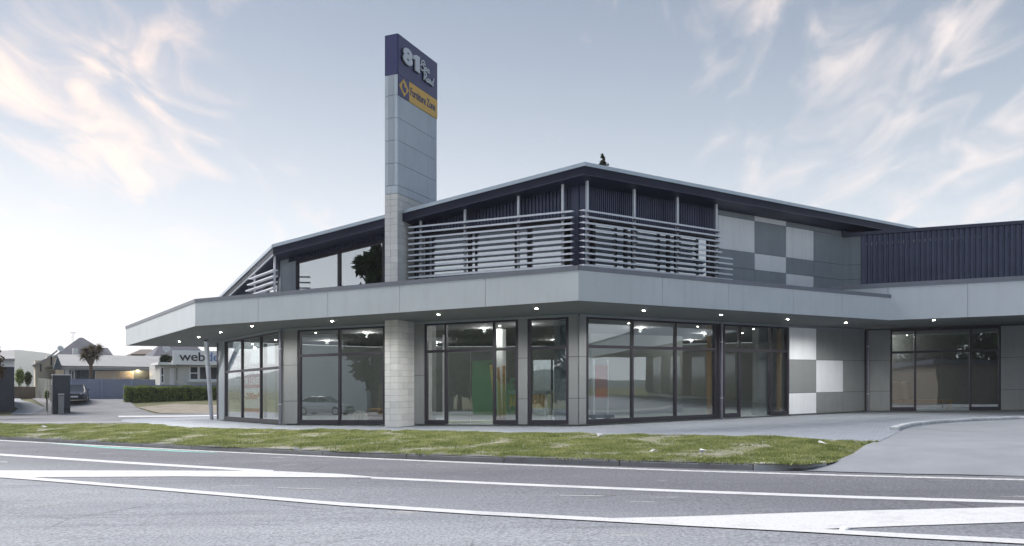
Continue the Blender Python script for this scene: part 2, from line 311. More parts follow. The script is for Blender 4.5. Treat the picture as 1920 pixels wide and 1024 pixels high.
def strokes(lines, fn, width, depth, name, m, parent):   # hand drawn letters: ribbons along polylines
    mb = MB()
    for ln in lines:
        pts = []
        for i in range(len(ln) - 1):
            p0 = ln[max(i - 1, 0)]; p1 = ln[i]; p2 = ln[i + 1]; p3 = ln[min(i + 2, len(ln) - 1)]
            for k in range(5):
                u = k / 5; pts.append(tuple(.5 * (2 * p1[j] + (p2[j] - p0[j]) * u + (2 * p0[j] - 5 * p1[j] + 4 * p2[j] - p3[j]) * u * u + (3 * p1[j] - p0[j] - 3 * p2[j] + p3[j]) * u ** 3) for j in (0, 1)))
        pts.append(ln[-1])
        q = []
        for i, p in enumerate(pts):
            a = Vector(pts[max(i - 1, 0)]); b = Vector(pts[min(i + 1, len(pts) - 1)]); dd = (b - a).normalized() if (b - a).length else Vector((1, 0)); nn = Vector((-dd.y, dd.x)) * width / 2
            q.append((p[0] + nn.x, p[1] + nn.y, p[0] - nn.x, p[1] - nn.y))
        v = []
        for z in (0, depth):
            for a in q: v += [fn(a[0], a[1], z), fn(a[2], a[3], z)]
        n = len(q) * 2; f = []
        for i in range(len(q) - 1):
            k = 2 * i; f += [(n + k, n + k + 1, n + k + 3, n + k + 2), (k, k + 2, n + k + 2, n + k), (k + 1, n + k + 1, n + k + 3, k + 3)]
        mb.add(v, f)
    return build(name, mb, m, parent)

# ------------------------------------------------------------------ plan of the showroom
K = Vector((2.0, 25.1)); Lc = Vector((-8.13, 29.28)); Mc = Vector((-12.56, 35.6)); N = Vector((14.5, 34.2)); E = N + 46 * Vector((.941, -.339))
WA = Wall(Lc, K); WB = Wall(K, N); WD = Wall(Mc, Lc); WC = Wall(N, E)
H = 3.3
WD_ = Wall(Mc, Lc)
BACK = [(-7., 41.5), (6., 44.), (17., 41.5), (57., 29.)]
inside = [tuple(WD_.pt(0, -.13)), tuple(Lc + Vector((.1, .17))), tuple(K + Vector((-.03, .17))), tuple(N + Vector((-.02, .16))), tuple(E + Vector((0, .2)))] + BACK[::-1]

bld = empty('showroom_building', (K.x, K.y, gz(K.x)), 'grey showroom with angular flat canopy, glazed shopfront and louvred upper storey', 'building')
def part(name, mb, m, parent=None): return build(name, mb, m, parent or bld)
def gr(h): return lambda x, y: h + gz(x)

# floors and inner surfaces
part('floor', MB().prism(inside, gr(-.3), gr(0.0)), 'floor')
part('ceiling', MB().prism([tuple(WD.pt(.2, -.2)), tuple(WA.pt(.1, -.2)), tuple(WB.pt(.15, -.22)), tuple(WB.pt(WB.len + .1, -.22)), tuple(E)] + BACK[::-1], gr(3.32), gr(3.5)), 'ceiling')
bw = MB(); WK = [Wall(BACK[1], BACK[0]), Wall(BACK[2], BACK[1]), Wall(BACK[3], BACK[2])]
for (q0, q1) in ((0, 3.0), (5.0, WK[0].len)): bw.wq(WK[0], q0, q1, 0.0, H, -.1, .1)
for (q0, q1) in ((3.0, 5.0),):
    bw.wq(WK[0], q0, q1, 2.6, H, -.1, .1)
    part('pane', MB().wq(WK[0], q0, q1, 0.0, 2.6, -.01, .01), 'glass_low'); part('mullion', MB().wq(WK[0], (q0 + q1) / 2 - .04, (q0 + q1) / 2 + .04, 0.0, 2.6, -.06, .06), 'frame')
WM = Wall(BACK[0], (Mc.x, Mc.y))
part('back_wall', MB().wq(WM, 0, WM.len * .66, 0.0, H, -.1, .1), 'plaster')
for q in (2.9, 4): part('mullion', MB().wq(WM, WM.len * q / 4 - .05, WM.len * q / 4 + .05, 0.0, H, -.06, .06), 'frame')
part('pane', MB().wq(WM, WM.len * .66, WM.len, 0.0, H, -.01, .01), 'glass_low')
bw.wq(WK[1], 0, WK[1].len, 0.0, H, -.1, .1); bw.wq(WK[2], 0, WK[2].len, 0.0, H, -.1, .1)
part('back_wall', bw, 'plaster')

# --- frames, windows
def lin(a0, h0, a1, h1): return lambda a: h0 + (h1 - h0) * (a - a0) / (a1 - a0)
def window(W, pxs, hb, ht, tr=None, trpx=None, open_=(), d0=-.13, d1=-.01, t=.085, sill=.14, name='window', gl='glass_low', mt=.075):
    htf = ht if callable(ht) else (lambda a: ht)
    A = [W.a(p, d1) for p in pxs]; n = len(A) - 1
    fr = MB(); fr.wq(W, A[0], A[0] + t, hb, (htf(A[0]), htf(A[0] + t)), d0, d1); fr.wq(W, A[-1] - t, A[-1], hb, (htf(A[-1] - t), htf(A[-1])), d0, d1)
    fr.wq(W, A[0] + t, A[-1] - t, (htf(A[0] + t) - .09, htf(A[-1] - t) - .09), (htf(A[0] + t), htf(A[-1] - t)), d0, d1 - .003)
    for i in range(n):
        if i in open_: continue
        x0 = A[i] + (t if i == 0 else -mt / 2); x1 = A[i + 1] - (t if i == n - 1 else -mt / 2)
        fr.wq(W, x0, x1, hb, hb + sill, d0, d1 - .003)
    w = part(name, fr, 'frame')
    for i in range(1, n): part('mullion', MB().wq(W, A[i] - mt / 2, A[i] + mt / 2, hb if True else 0, (htf(A[i] - mt / 2) - .09, htf(A[i] + mt / 2) - .09), d0 + .005, d1 - .006), 'frame', w)
    for i in range(n):
        x0 = A[i] + (t if i == 0 else mt / 2); x1 = A[i + 1] - (t if i == n - 1 else mt / 2); dm = (d0 + d1) / 2
        top = (htf(x0) - .09, htf(x1) - .09); bot = 0.0 if i in open_ else hb + sill
        if tr:
            part('transom', MB().wq(W, x0, x1, tr, tr + .09, d0 + .008, d1 - .009), 'frame', w)
            part('pane', MB().wq(W, x0, x1, tr + .09, top, dm - .005, dm + .005), gl, w)
            if i not in open_: part('pane', MB().wq(W, x0, x1, bot, tr, dm - .005, dm + .005), gl, w)
            else:
                xm = (x0 + x1) / 2
                for q0, q1 in ((x0, xm - .012), (xm + .012, x1)): part('sliding_leaf', MB().wq(W, q0, q1, .02, tr - .01, dm - .045, dm - .035), gl, w)
                part('door_track', MB().wq(W, x0, x1, -.002, .012, d0, d1), 'steel', w)
        else: part('pane', MB().wq(W, x0, x1, bot, top, dm - .005, dm + .005), gl, w)
    return w
def panels(W, pairs, rows, mats, back, d=0.0, g=.007):    # pairs: wall distances; one piece of cladding per cell
    for i in range(len(pairs) - 1):
        for j in range(len(rows) - 1):
            r0, r1 = rows[j], rows[j + 1]
            t0 = r1 if not callable(r1) else None
            top = (r1(pairs[i]), r1(pairs[i + 1])) if callable(r1) else r1 - g
            part('panel', MB().wq(W, pairs[i] + g, pairs[i + 1] - g, r0 + g, top, d - .03, d + .012), mats(i, j), back)
def backing(W, a0, a1, h0, h1, d0=-.22, d1=-.012, m='joint', name='wall'):
    return part(name, MB().wq(W, a0, a1, h0, h1, d0, d1), m)
ROWS = [0.0, .8, 2.06, H]
TR = 2.32
# D: the short side on the left
a = [WD.a(p) for p in (421, 527)]
part('corner_post', MB().wq(WD, -.05, WD.a(421), 0.0, H, -.2, .02), 'panel_mid')
window(WD, (421, 452, 487, 524), 0.0, H, 1.95)
# A: long front
bk = backing(WA, 0.02, WA.a(558), 0.0, H); panels(WA, [0.0, WA.a(558)], ROWS, lambda i, j: 'panel_dark', bk)
window(WA, (559, 635.5, 722), 0.0, H, 2.33)
bk = backing(WA, WA.a(722), WA.a(796), 0.0, H); panels(WA, [WA.a(723), WA.a(796)], [0, 1.6, H], lambda i, j: 'panel_dark', bk)
window(WA, (796, 835, 926, 971.5), 0.0, H, 2.32, open_=(1,), name='entrance_door')
bk = backing(WA, WA.a(971.5), WA.a(989.5), 0.0, H); panels(WA, [WA.a(971.5), WA.a(989.5)], ROWS, lambda i, j: 'panel_dark', bk)
window(WA, (990, 1066), 0.0, H, 2.32)
bk = backing(WA, WA.a(1066), WA.len - .02, 0.0, H); panels(WA, [WA.a(1066), WA.len], ROWS, lambda i, j: 'panel_dark', bk)
# B: right front
a1 = WB.a(1099)
bk = backing(WB, .05, a1, 0.0, H); panels(WB, [0.02, a1], ROWS, lambda i, j: 'panel_dark', bk)
window(WB, (1099.5, 1187, 1268, 1344), 0.0, H, 2.33)
backing(WB, WB.a(1344.5), WB.a(1356.5), 0.0, H, d1=-.03, m='frame', name='wall_strip')
window(WB, (1357, 1388, 1447, 1479), 0.0, H, 2.32, open_=(1,), name='entrance_door')
cols = [WB.a(p) for p in (1479.5, 1530, 1580)] + [WB.len - .03]
bk = backing(WB, cols[0], WB.len + .1, 0.0, H)
CH = {(0, 0): 'panel_light', (0, 1): 'panel_dark', (0, 2): 'panel_light', (1, 1): 'panel_light'}
panels(WB, cols, ROWS, lambda i, j: CH.get((i, j), 'panel_dark' if i < 2 else 'panel_dark'), bk)
# C: right wing
bk = backing(WC, 0.05, WC.a(1669), 0.0, H); panels(WC, [.03, WC.a(1669)], ROWS, lambda i, j: 'panel_dark', bk)
window(WC, (1669.5, 1716, 1820, 1876), 0.0, H, 2.32, open_=(1,), name='entrance_door', t=.07)
c2 = [WC.a(1876.5)]
while c2[-1] < WC.len - 1.3: c2.append(c2[-1] + (1.25 if c2[-1] < 9 else 3.6))
bk = backing(WC, c2[0], c2[-1], 0.0, H); panels(WC, [q for q in c2 if q < 14], ROWS, lambda i, j: 'panel_dark', bk)
for i in range(len(c2) - 1):
    if c2[i] >= 14: part('timber_screen' if i % 2 else 'glazed_bay', MB().wq(WC, c2[i] + .01, c2[i + 1] - .01, .05, 3.2, -.01, .03), ('wood_dark', 'hglass')[i % 2 == 0])

# --- canopy
E0 = Vector((-17.64, 38.0)); C0 = Vector((-10.47, 27.5)); C1 = Vector((1.70, 21.25)); C2 = Vector((13.36, 29.35)); C3 = C2 + 46 * Vector((.937, -.349))
E1 = E0 + Vector((4.0, 2.7))
SOF, TOP = 3.345, 4.12
cin = [Wall(E0, C0), Wall(C0, C1), Wall(C1, C2), Wall(C2, C3)]
canopy = part('canopy', MB().prism([tuple(cin[0].pt(.05, -.06)), tuple(C0 + Vector((.06, .07))), tuple(C1 + Vector((0, .09))), tuple(C2 + Vector((-.02, .09))), tuple(cin[3].pt(cin[3].len, -.06)), tuple(E), tuple(N + Vector((0, .02))), tuple(K + Vector((0, .1))), tuple(Lc + Vector((.1, .1))), tuple(Mc), tuple(E1)], gr(SOF), gr(3.6)), 'soffit')
croof = MB().prism([tuple(p) for p in (E0 + Vector((.15, .1)), C0 + Vector((.1, .1)), C1 + Vector((0, .1)), C2 + Vector((0, .1)), C3, E + Vector((0, 2)), N + Vector((0, 2)), K + Vector((0, 2)), Lc + Vector((1, 2)), Mc + Vector((1, 1)), E1)], gr(4.02), gr(4.08))
part('canopy_roof', croof, 'roofsheet', canopy)
F1, F2, F3, F0 = Wall(C0, C1), Wall(C1, C2), Wall(C2, C3), Wall(E0, C0)
def fascia(W, pxs, hb, ht, a_end=None, a_start=0., ext0=0., ext1=0., capk=.12):
    A = [a_start] + [W.a(p) for p in pxs] + [W.len if a_end is None else a_end]
    part('fascia_backing', MB().wq(W, A[0] + .02, A[-1] - .02, hb + .03, ht, -.12, -.02), 'joint', canopy)
    for i in range(len(A) - 1):
        part('fascia_panel', MB().wq(W, A[i] + (.006 if i else .0), A[i + 1] - .006, hb - .005, ht, -.03, 0.0), 'fascia', canopy)
    part('cap_flashing', MB().wq(W, A[0] - ext0, A[-1] + ext1, ht, ht + capk, -.2, .02), 'capmetal', canopy)
fascia(F0, (262, 275, 304, 332), 3.35, TOP)
fascia(F1, (484, 614.5, 749.5, 910), 3.35, TOP)
fascia(F2, (1242, 1366, 1487.5, 1579), 3.35, TOP, ext1=0.0)
f3s = F3.a(1560); f3 = [F3.a(p) for p in ()]
A3 = [-2.6, F3.a(1665), F3.a(1814.5)]
while A3[-1] < F3.len - 3: A3.append(A3[-1] + (2.7 if A3[-1] < 8 else 7.5))
part('fascia_backing', MB().wq(F3, -2.6, A3[-1], 3.38, 4.5, -.12, -.02), 'joint', canopy)
for i in range(len(A3) - 1): part('fascia_panel', MB().wq(F3, A3[i] + .006, A3[i + 1] - .006, 3.345 if i else 4.13, 4.5, -.03, .0), 'fascia', canopy)
part('cap_flashing', MB().wq(F3, -3.2, A3[-1], 4.5, 4.66, -.25, .02), 'capmetal', canopy)
part('edge_strip', MB().wq(WA, .0, WA.len, H - .03, H + .04, .0, .06), 'panel_mid', canopy)
part('edge_strip', MB().wq(WB, .03, WB.len - .08, H - .03, H + .04, .0, .06), 'panel_mid', canopy)
part('edge_strip', MB().wq(WD, .0, WD.len, H - .03, H + .1, .0, .06), 'panel_mid', canopy)
def disc(mb, x, y, z, r, n=14, m=0): mb.add([(x + r * math.cos(k * 2 * math.pi / n), y + r * math.sin(k * 2 * math.pi / n), z) for k in range(n)], [tuple(range(n))[::-1]], m)
def downlight(x, y, h, par, key, rr=.04):
    z = h + gz(x); ring = MB().tube((x, y, z - .02), (x, y, z + .03), rr + .014, n=14)
    o = part('downlight', ring, 'steel', par); mb = MB(); mb.tube((x, y, z - .028), (x, y, z - .021), rr, n=12)
    return build('downlight_lens', mb, key, o)
def lamp_out(x, y):
    l_ = bpy.data.lights.new('canopy_lamp', 'SPOT'); l_.energy = 80; l_.spot_size = R(165); l_.spot_blend = .5; l_.shadow_soft_size = .05; l_.color = (1, .98, .95)
    lo_ = bpy.data.objects.new('canopy_lamp', l_); COL.objects.link(lo_); lo_.location = (x, y, SOF - .045 + gz(x))
def lamp_in(x, y):
    l_ = bpy.data.lights.new('ceiling_fill_lamp', 'POINT'); l_.energy = 26; l_.shadow_soft_size = .06; l_.color = (1, .97, .92)
    lo_ = bpy.data.objects.new('ceiling_fill_lamp', l_); COL.objects.link(lo_); lo_.location = (x, y, 3.2 + gz(x))
for px, py in ((472.5, 610.5), (622.5, 601.3), (822, 588.7), (1005.8, 577.3), (1207, 581), (1351.7, 589.2), (1477, 597.6), (1586, 604), (1751, 599.4), (413.7, 622), (372.5, 631.5), (336, 639.5)):
    x, y = gp(px, py, SOF); downlight(x, y, SOF, canopy, 'lit'); lamp_out(x, y)
for x, y in ((-5.5, 31.5), (-1.0, 30.0), (0.5, 28.6), (4.8, 31.0), (8.0, 34.6), (16.2, 37.0), (-8.0, 36.0), (-3.5, 38.5), (2.0, 38.0), (8.5, 39.5)): downlight(x, y, 3.32, bld, 'lit_in', .06); lamp_in(x, y)  # the last four lamps are added to brighten the inner walls
p = gp(386.5, 640, SOF - .05); q = gp(397, 786, -.04); 
part('canopy_post', MB().tube((p[0], p[1], SOF + gz(p[0])), (q[0], q[1], -.06 + gz(q[0])), .10, .085, 14), 'steel')

# --- downpipes
def pipe(W, px, h0, h1, d=.07):
    p = W.pt(W.a(px, d), d); z = gz(p.x); o = part('downpipe', MB().tube((p.x, p.y, h0 + z), (p.x, p.y, h1 + z), .05, n=12), 'pipe')
    for h in (.68, 2.62): part('pipe_bracket', MB().tube((p.x, p.y, h + z), (p.x, p.y, h + .03 + z), .06, n=12), 'steel', o)
pipe(WB, 1353, -.04, H - .02, .08); pipe(WC, 1627.5, -.04, H - .02, .09); pipe(WD, 525.5, -.04, H - .02, .07)
part('pipe_strip', MB().wq(WC, .0, WC.a(1624), 0.0, H, .02, .05), 'joint')  # dark strip standing proud of the wall beside the downpipe

# --- roof and upper storey
nR = Vector((-.589, .808)); OFF = .78
def cornerpt(W1, d1, W2, d2):
    p = W1.pt(0, d1); q = W2.pt(0, d2); u, v = W1.u, W2.u; det = u.x * -v.y + u.y * v.x; r = q - p; tt = (r.x * -v.y + r.y * v.x) / det; return p + u * tt
R1 = cornerpt(WA, OFF, WB, OFF)
def zR(x, y): return 7.68 - .159 * ((x - R1.x) * nR.x + (y - R1.y) * nR.y)
RL = WA.pt(WA.a(512, OFF), OFF); dD = Vector((-.56, .83)).normalized(); RD = RL + dD * 11.5
RB = R1 + WB.u * 24
TH = .36
roofpts = [tuple(RD), tuple(RL), tuple(R1), tuple(RB), tuple(RB + nR * 12), tuple(RD + Vector((7, 3)))]
zt = lambda x, y: zR(x, y) + gz(x)
roof = part('roof', MB().prism(roofpts, lambda x, y: zt(x, y) - TH + .03, lambda x, y: zt(x, y) - .05), 'fasciadark')
RWA, RWB, RWD = Wall(RL, R1), Wall(R1, RB), Wall(RD, RL)
def rh(W, a, d=0): p = W.pt(a, d); return zR(p.x, p.y)
for W, m_ in ((RWA, 'fasciadark'), (RWB, 'fasciadark'), (RWD, 'fascia')):
    h0, h1 = rh(W, 0), rh(W, W.len)
    part('roof_fascia', MB().wq(W, 0, W.len, (h0 - TH, h1 - TH), (h0 - .11, h1 - .11), -.05, 0.0), m_, roof)
    part('gutter', MB().wq(W, -.03, W.len + .03, (h0 - .11, h1 - .11), (h0, h1), -.14, .035), 'gutter', roof)
# louvre geometry and wall levels
UB = 4.2
GT = 6.22                                     # head of the glazing behind the louvres
def soff(W, a, d=0): return rh(W, a, d) - TH + .04
def corr(W, a0, a1, hb, ht, name='corrugated_cladding', d=0.0, per=.115, dep=.05, m='corr'):
    fb = hb if callable(hb) else (lambda a: hb); ft = ht if callable(ht) else (lambda a: ht)
    mb = MB(); prof = ((0, 0), (.30, 0), (.40, 1), (.90, 1)); a = a0; v = []
    while a < a1:
        for q, k in prof:
            aa = min(a + q * per, a1); pp = W.pt(aa, d + k * dep); z = gz(pp.x); v += [(pp.x, pp.y, fb(aa) + z), (pp.x, pp.y, ft(aa) + z)]
        a += per
    n = len(v) // 2; mb.add(v, [(2 * i, 2 * i + 2, 2 * i + 3, 2 * i + 1) for i in range(n - 1)])
    return part(name, mb, m)
# A, left bay with raking windows
la = lin(WA.a(560), WA.h(560, 488), WA.a(716), WA.h(716, 450))
window(WA, (555, 635, 720), UB, la, None, gl='glass_up', t=.07, mt=.11, sill=.25, name='raking_window')
a0, a1 = WA.a(541), WA.a(716)
corr(WA, a0, WA.a(724), lambda a: la(a) + .004, lambda a: soff(WA, a), d=.0)
part('wall_post', MB().wq(WA, WA.a(541), WA.a(555), UB, (la(WA.a(541)), la(WA.a(555))), -.2, .02), 'panel_mid')
part('corner_cladding', MB().wq(WA, -.02, WA.a(541), UB, (soff(WA, 0), soff(WA, WA.a(541))), -.2, .01), 'panel_mid')
# A, right bay behind the louvres
aL, aR = WA.a(757), WA.len
window(WA, (776, 800, 880, 968, 993, 1058), UB, GT, None, gl='glass_up', name='window', t=.1, mt=.12, sill=.2)
corr(WA, aL, WA.a(872) - .05, GT, lambda a: max(soff(WA, a), GT + .02)); corr(WA, WA.a(872) - .05, WA.a(972), GT, lambda a: soff(WA, a)); corr(WA, WA.a(972), aR - .24, GT, lambda a: soff(WA, a))
part('flashing', MB().wq(WA, aL, aR - .24, GT - .02, GT + .06, .0, .05), 'frame')
part('corner_post', MB().wq(WA, aR - .24, aR + .02, UB, (soff(WA, aR - .3), soff(WA, aR)), -.2, .03), 'corr')
# B
window(WB, (1112, 1175, 1189, 1255, 1270, 1330, 1344), UB, GT, None, gl='glass_up', name='window', t=.1, mt=.1, sill=.2)
part('corner_post', MB().wq(WB, .03, .28, UB, soff(WB, 0), -.2, .03), 'corr')
prev = .28
for px in (1189, 1270, 1338):
    aa = WB.a(px); corr(WB, prev, aa, GT, lambda a: soff(WB, a), per=.085); prev = aa
part('flashing', MB().wq(WB, .28, WB.a(1344), GT - .02, GT + .06, .0, .05), 'frame')
cB = [WB.a(p) for p in (1345, 1414.4, 1473.4, 1525)] + [WB.a(1582)]
bk = backing(WB, cB[0], cB[-1] + 6.5, UB, soff(WB, cB[0]) - .03, name='upper_wall')
part('wall_post', MB().wq(WB, WB.a(1338), cB[0], UB, soff(WB, cB[0]), -.2, .04), 'capmetal')
UPm = {(0, 2): 'panel_light', (1, 1): 'panel_light', (1, 3): 'panel_light', (2, 0): 'panel_light', (2, 2): 'panel_light'}
panels(WB, cB, [UB + .02, 5.28, 5.88, 7.04, soff(WB, cB[0]) - .01], lambda i, j: UPm.get((i, j), 'panel_mid'), bk)
corr(WB, cB[-1] - .2, cB[-1] + 6, 7.06, soff(WB, cB[-1]), d=.03)
# D upper
a_d0, a_d1 = -2.0, WD.len
tD = lambda a: max(UB + .05, soff(WD, a))
window(WD, (440, 468, 500, 524), UB, lin(WD.a(440), tD(WD.a(440)) - .55, WD.a(524), tD(WD.a(524)) - .55), None, gl='glass_up', t=.08, mt=.08, sill=.1, name='raking_window')
corr(WD, 0.0, WD.len - .05, lambda a: min(lin(WD.a(440), tD(WD.a(440)) - .55, WD.a(524), tD(WD.a(524)) - .55)(a), tD(a) - .02), tD)
part('corner_cladding', MB().wq(WD, WD.a(524), WD.len + .02, UB, (tD(WD.a(524)), tD(WD.len)), -.2, .015), 'panel_mid')
# upper inner surfaces
upin = [tuple(WD.pt(.3, -.4)), tuple(WA.pt(.3, -.4)), tuple(WB.pt(.1, -.5)), tuple(WB.pt(15, -.5)), tuple(WB.pt(15, -9)), (-6., 40.)]
part('upper_floor', MB().prism(upin, gr(4.15), gr(4.25)), 'ceiling')
part('upper_back_wall', MB().prism([(-6.5, 40.3), (5, 43), (5, 43.2), (-6.5, 40.5)], gr(4.25), lambda x, y: zt(x, y) - TH), 'ceiling')
part('blind', MB().wq(WB, WB.a(1101), WB.a(1344) + 1.6, 4.3, 6.2, -.5, -.48), 'plaster')

# --- louvre screens
def screen(W, px0, px1, ext, posts, h0=4.72, h1=6.33, n=10, tops=True, d=.5):
    s = part('louvre_screen', MB().wq(W, W.a(px0, d) + .3, W.a(px1, d) - .3, h0 + .03, h0 + .07, d - .12, d - .05), 'louvre')
    for k in range(n):
        h = h0 + (h1 - h0) * k / (n - 1); a0 = W.a(px0, d); a1 = W.a(ext if (ext and k < 5) else px1, d)
        mb = MB(); v = []
        sec = [(-.11, .035), (.10, .028), (.118, .018), (.118, -.026), (.105, -.032), (.02, .0), (-.10, .018)]
        for aa in (a0, a1):
            for dd, hh in sec:
                p = W.pt(aa, d + dd); v.append((p.x, p.y, h + hh + gz(p.x)))
        m_ = len(sec); mb.add(v, [(i, m_ + i, m_ + (i + 1) % m_, (i + 1) % m_) for i in range(m_)] + [tuple(range(m_)), tuple(range(m_, 2 * m_))[::-1]])
        part('louvre_blade', mb, 'louvre', s)
    for px in posts:
        a = W.a(px, d - .14); top = soff(W, a, d - .14) - .005
        part('louvre_post', MB().wq(W, a - .035, a + .035, UB, top, d - .18, d - .11), 'louvre', s)
        br_ = MB()
        for k in range(n):
            h = h0 + (h1 - h0) * k / (n - 1); br_.wq(W, a - .045, a + .045, h - .03, h + .012, d - .11, d - .03)
        part('blade_bracket', br_, 'pipe', s)
    return s
screen(WA, 769, 1075, None, (789, 872, 972, 1055))
screen(WB, 1090, 1349, 1369, (1101, 1189, 1270, 1343))
a_ = WD.len
sD = part('louvre_screen', MB().wq(WD, WD.a(459, .45), WD.a(524, .45), 4.3, 4.34, .3, .36), 'louvre')
for k in range(5):
    h = 4.45 + .2 * k; a0 = WD.a(459 + k * 3, .5); a1 = WD.a(517, .5)
    part('louvre_blade', MB().wq(WD, a0, a1, h, h + .035, .42, .6), 'louvre', sD)
for px in (478, 515): a = WD.a(px, .36); part('louvre_post', MB().wq(WD, a - .03, a + .03, UB, max(UB + .3, soff(WD, a, .36)), .33, .39), 'louvre', sD)

# --- parapet of the right wing
P0 = Vector((13.2, 33.3)); WP = Wall(P0, P0 + 46 * Vector((.941, -.339)))
pa0, pa1 = WP.a(1583), WP.a(1615)
bk = part('parapet_wall', MB().wq(WP, 0.0, WP.len, 4.1, 7.0, -.3, -.012), 'joint')
panels(WP, [0.02, pa1], [4.3, 5.28, 5.86, 7.0], lambda i, j: 'panel_mid', bk)
part('parapet_post', MB().wq(WP, pa1, pa1 + .16, 4.3, 7.0, -.02, .06), 'corr', bk)
corr(WP, pa1 + .16, WP.len, 4.3, 7.0, d=.0, per=.19, dep=.05)
part('parapet_cap', MB().wq(WP, -.35, pa1 + .02, 6.98, 7.14, -.35, .10), 'fasciadark', bk)
part('parapet_cap', MB().wq(WP, pa1 + .02, WP.len, 7.0, 7.13, -.35, .12), 'fasciadark', bk)
part('wing_roof', MB().prism([tuple(P0), tuple(WP.pt(WP.len)), (58, 28), (20, 44), (10, 42)], gr(6.6), gr(6.7)), 'roofsheet')

# ------------------------------------------------------------------ sign tower
aT = WA.a(777); dT = 1.09
Pc = WA.pt(aT, dT); TA = Wall(Pc - WA.u * .46, Pc); TS = Wall(Pc, Pc - WA.n * 2.66)
TWd = TA.len; TL = TS.len
tw = empty('sign_tower', (Pc.x, Pc.y, gz(Pc.x)), 'tall narrow blockwork and panel tower rising through the roof, with blue and yellow signs', 'sign tower')
build('core', MB().wq(TA, .014, TWd - .014, -.05, 7.33, -TL + .02, -.014), 'mortar', tw)
hs = -.04; k = 0
edges_s = [.0, .30, .70, 1.10, 1.50, 1.90, 2.30, 2.64]
while hs < 7.3:
    h1_ = min(hs + .2, 7.335)
    cells = [(0, .2, 0, .30), (.2, TWd, 0, .30)] + [(0, TWd, edges_s[i], edges_s[i + 1]) for i in range(1, 7) if (i < 3 or hs > 5.8)]
    for (x0, x1, s0, s1) in cells:
        g_ = .004; o_ = random.uniform(-.0015, .0015)
        build('block', MB().wq(TA, x0 + (g_ if x0 else 0), x1 - (g_ if x1 < TWd else 0) + o_, hs + g_, h1_ - g_, -s1 + g_, -s0 - (g_ if s0 else 0) + o_), 'block' if random.random() < .75 and hs < 5.6 else 'block2', tw)
    hs += .2; k += 1
LV = [7.34, 7.60, 8.30, 9.02, 9.73, 10.45, 11.1, 12.38]
build('core', MB().wq(TA, .02, TWd - .02, 7.33, 12.3, -TL + .02, -.02), 'joint', tw)
for i in range(len(LV) - 1):
    m_ = 'navy' if i == 6 else 'tower'
    build('panel', MB().wq(TA, 0, TWd, LV[i] + .006, LV[i + 1] - (.006 if i < 6 else 0), -TL, 0), m_, tw)
    if 0 < i < 6: build('inset_panel', MB().wq(TA, .12, TWd - .13, LV[i] + .02, LV[i + 1] - .02, 0, .008), 'tower2', tw)
sg = build('sign_panel', MB().wq(TS, 0.02, TL - .005, 11.1, 12.37, .0, .025), 'navy', tw)
sx = TS.a(767, .02)
sd_ = build('sign_panel', MB().wq(TS, 0.02, sx, 10.45, 11.09, .0, .025), 'navy', tw)
sy_ = build('sign_panel', MB().wq(TS, sx + .004, TL - .005, 10.45, 11.09, .0, .027), 'yellow', tw)
def on(W, d):
    def fn(a, h, z): p = W.pt(a, d + z); return (p.x, p.y, h + gz(p.x))
    return fn
def poly_on(W, pts, d0, d1): 
    mb = MB(); n = len(pts); v = []
    for d in (d0, d1):
        for a, h in pts: p = W.pt(a, d); v.append((p.x, p.y, h + gz(p.x)))
    mb.add(v, [tuple(range(n)), tuple(range(n, 2 * n))] + [(i, (i + 1) % n, n + (i + 1) % n, n + i) for i in range(n)]); return mb
sa = lambda px: TS.a(px, .03)
shp = lambda px, py: TS.h(px, py, .03)
x0, x1 = sa(753.5), sa(784.5)
for dz, dx, dd, mm in ((-.025, -.045, .027, 'black'), (0, 0, .06, 'letter')):
    xm = x0 + (x1 - x0) * .56
    text_on('8', on(TS, dd), x0 + dx, xm + dx, 11.55 + dz, 12.08 + dz, 'house_number', mm, sg, bold=.05, depth=.03)
    build('house_number', poly_on(TS, [(xm + .04 + q * (x1 - xm - .04) + dx, 11.55 + dz + hq * .53) for q, hq in ((.30, 0), (1, 0), (1, 1), (.55, 1), (0, .84), (0, .60), (.30, .66))], dd, dd + .03), mm, sg)
SPA = [[(.9, 2.0), (.6, 2.15), (.2, 2.0), (.15, 1.75), (.5, 1.6), (.75, 1.4), (.6, 1.1), (.2, 1.02), (-.1, 1.2)],
       [(-.15, 1.35), (.3, 1.75), (1.0, 1.85)],
       [(1.0, 1.6), (.85, 1.2), (.7, .8)], [(.95, 1.45), (1.2, 1.6), (1.35, 1.45), (1.2, 1.25), (.9, 1.28)],
       [(1.9, 1.55), (1.65, 1.58), (1.5, 1.4), (1.6, 1.22), (1.8, 1.35), (1.92, 1.55), (1.85, 1.25), (2.05, 1.3)],
       [(.9, .9), (.8, .5), (.7, .1)], [(.6, .8), (1.0, 1.0), (1.3, .85), (1.15, .6), (.85, .55), (1.1, .35), (1.35, .12), (1.5, .2)],
       [(1.75, .55), (1.58, .5), (1.52, .28), (1.68, .15), (1.85, .3), (1.75, .55)],
       [(2.3, .55), (2.08, .55), (1.98, .32), (2.08, .15), (2.25, .35), (2.3, .55), (2.28, .2), (2.4, .2)],
       [(2.8, .5), (2.6, .52), (2.5, .32), (2.62, .15), (2.8, .35), (3.02, 1.0)], [(2.82, .4), (2.8, .15), (2.95, .2)]]
xs0 = sa(787.5); sw = (sa(812) - xs0) / 3.1; sh = .30
for dz, dx, dd, mm in ((-.03, -.04, .027, 'black'), (0, 0, .055, 'letter')):
    strokes([[(x0_ * sw + xs0 + dx, 11.42 + y0_ * sh + dz) for x0_, y0_ in ln] for ln in SPA], on(TS, dd), .042, .025, 'street_name', mm, sg)
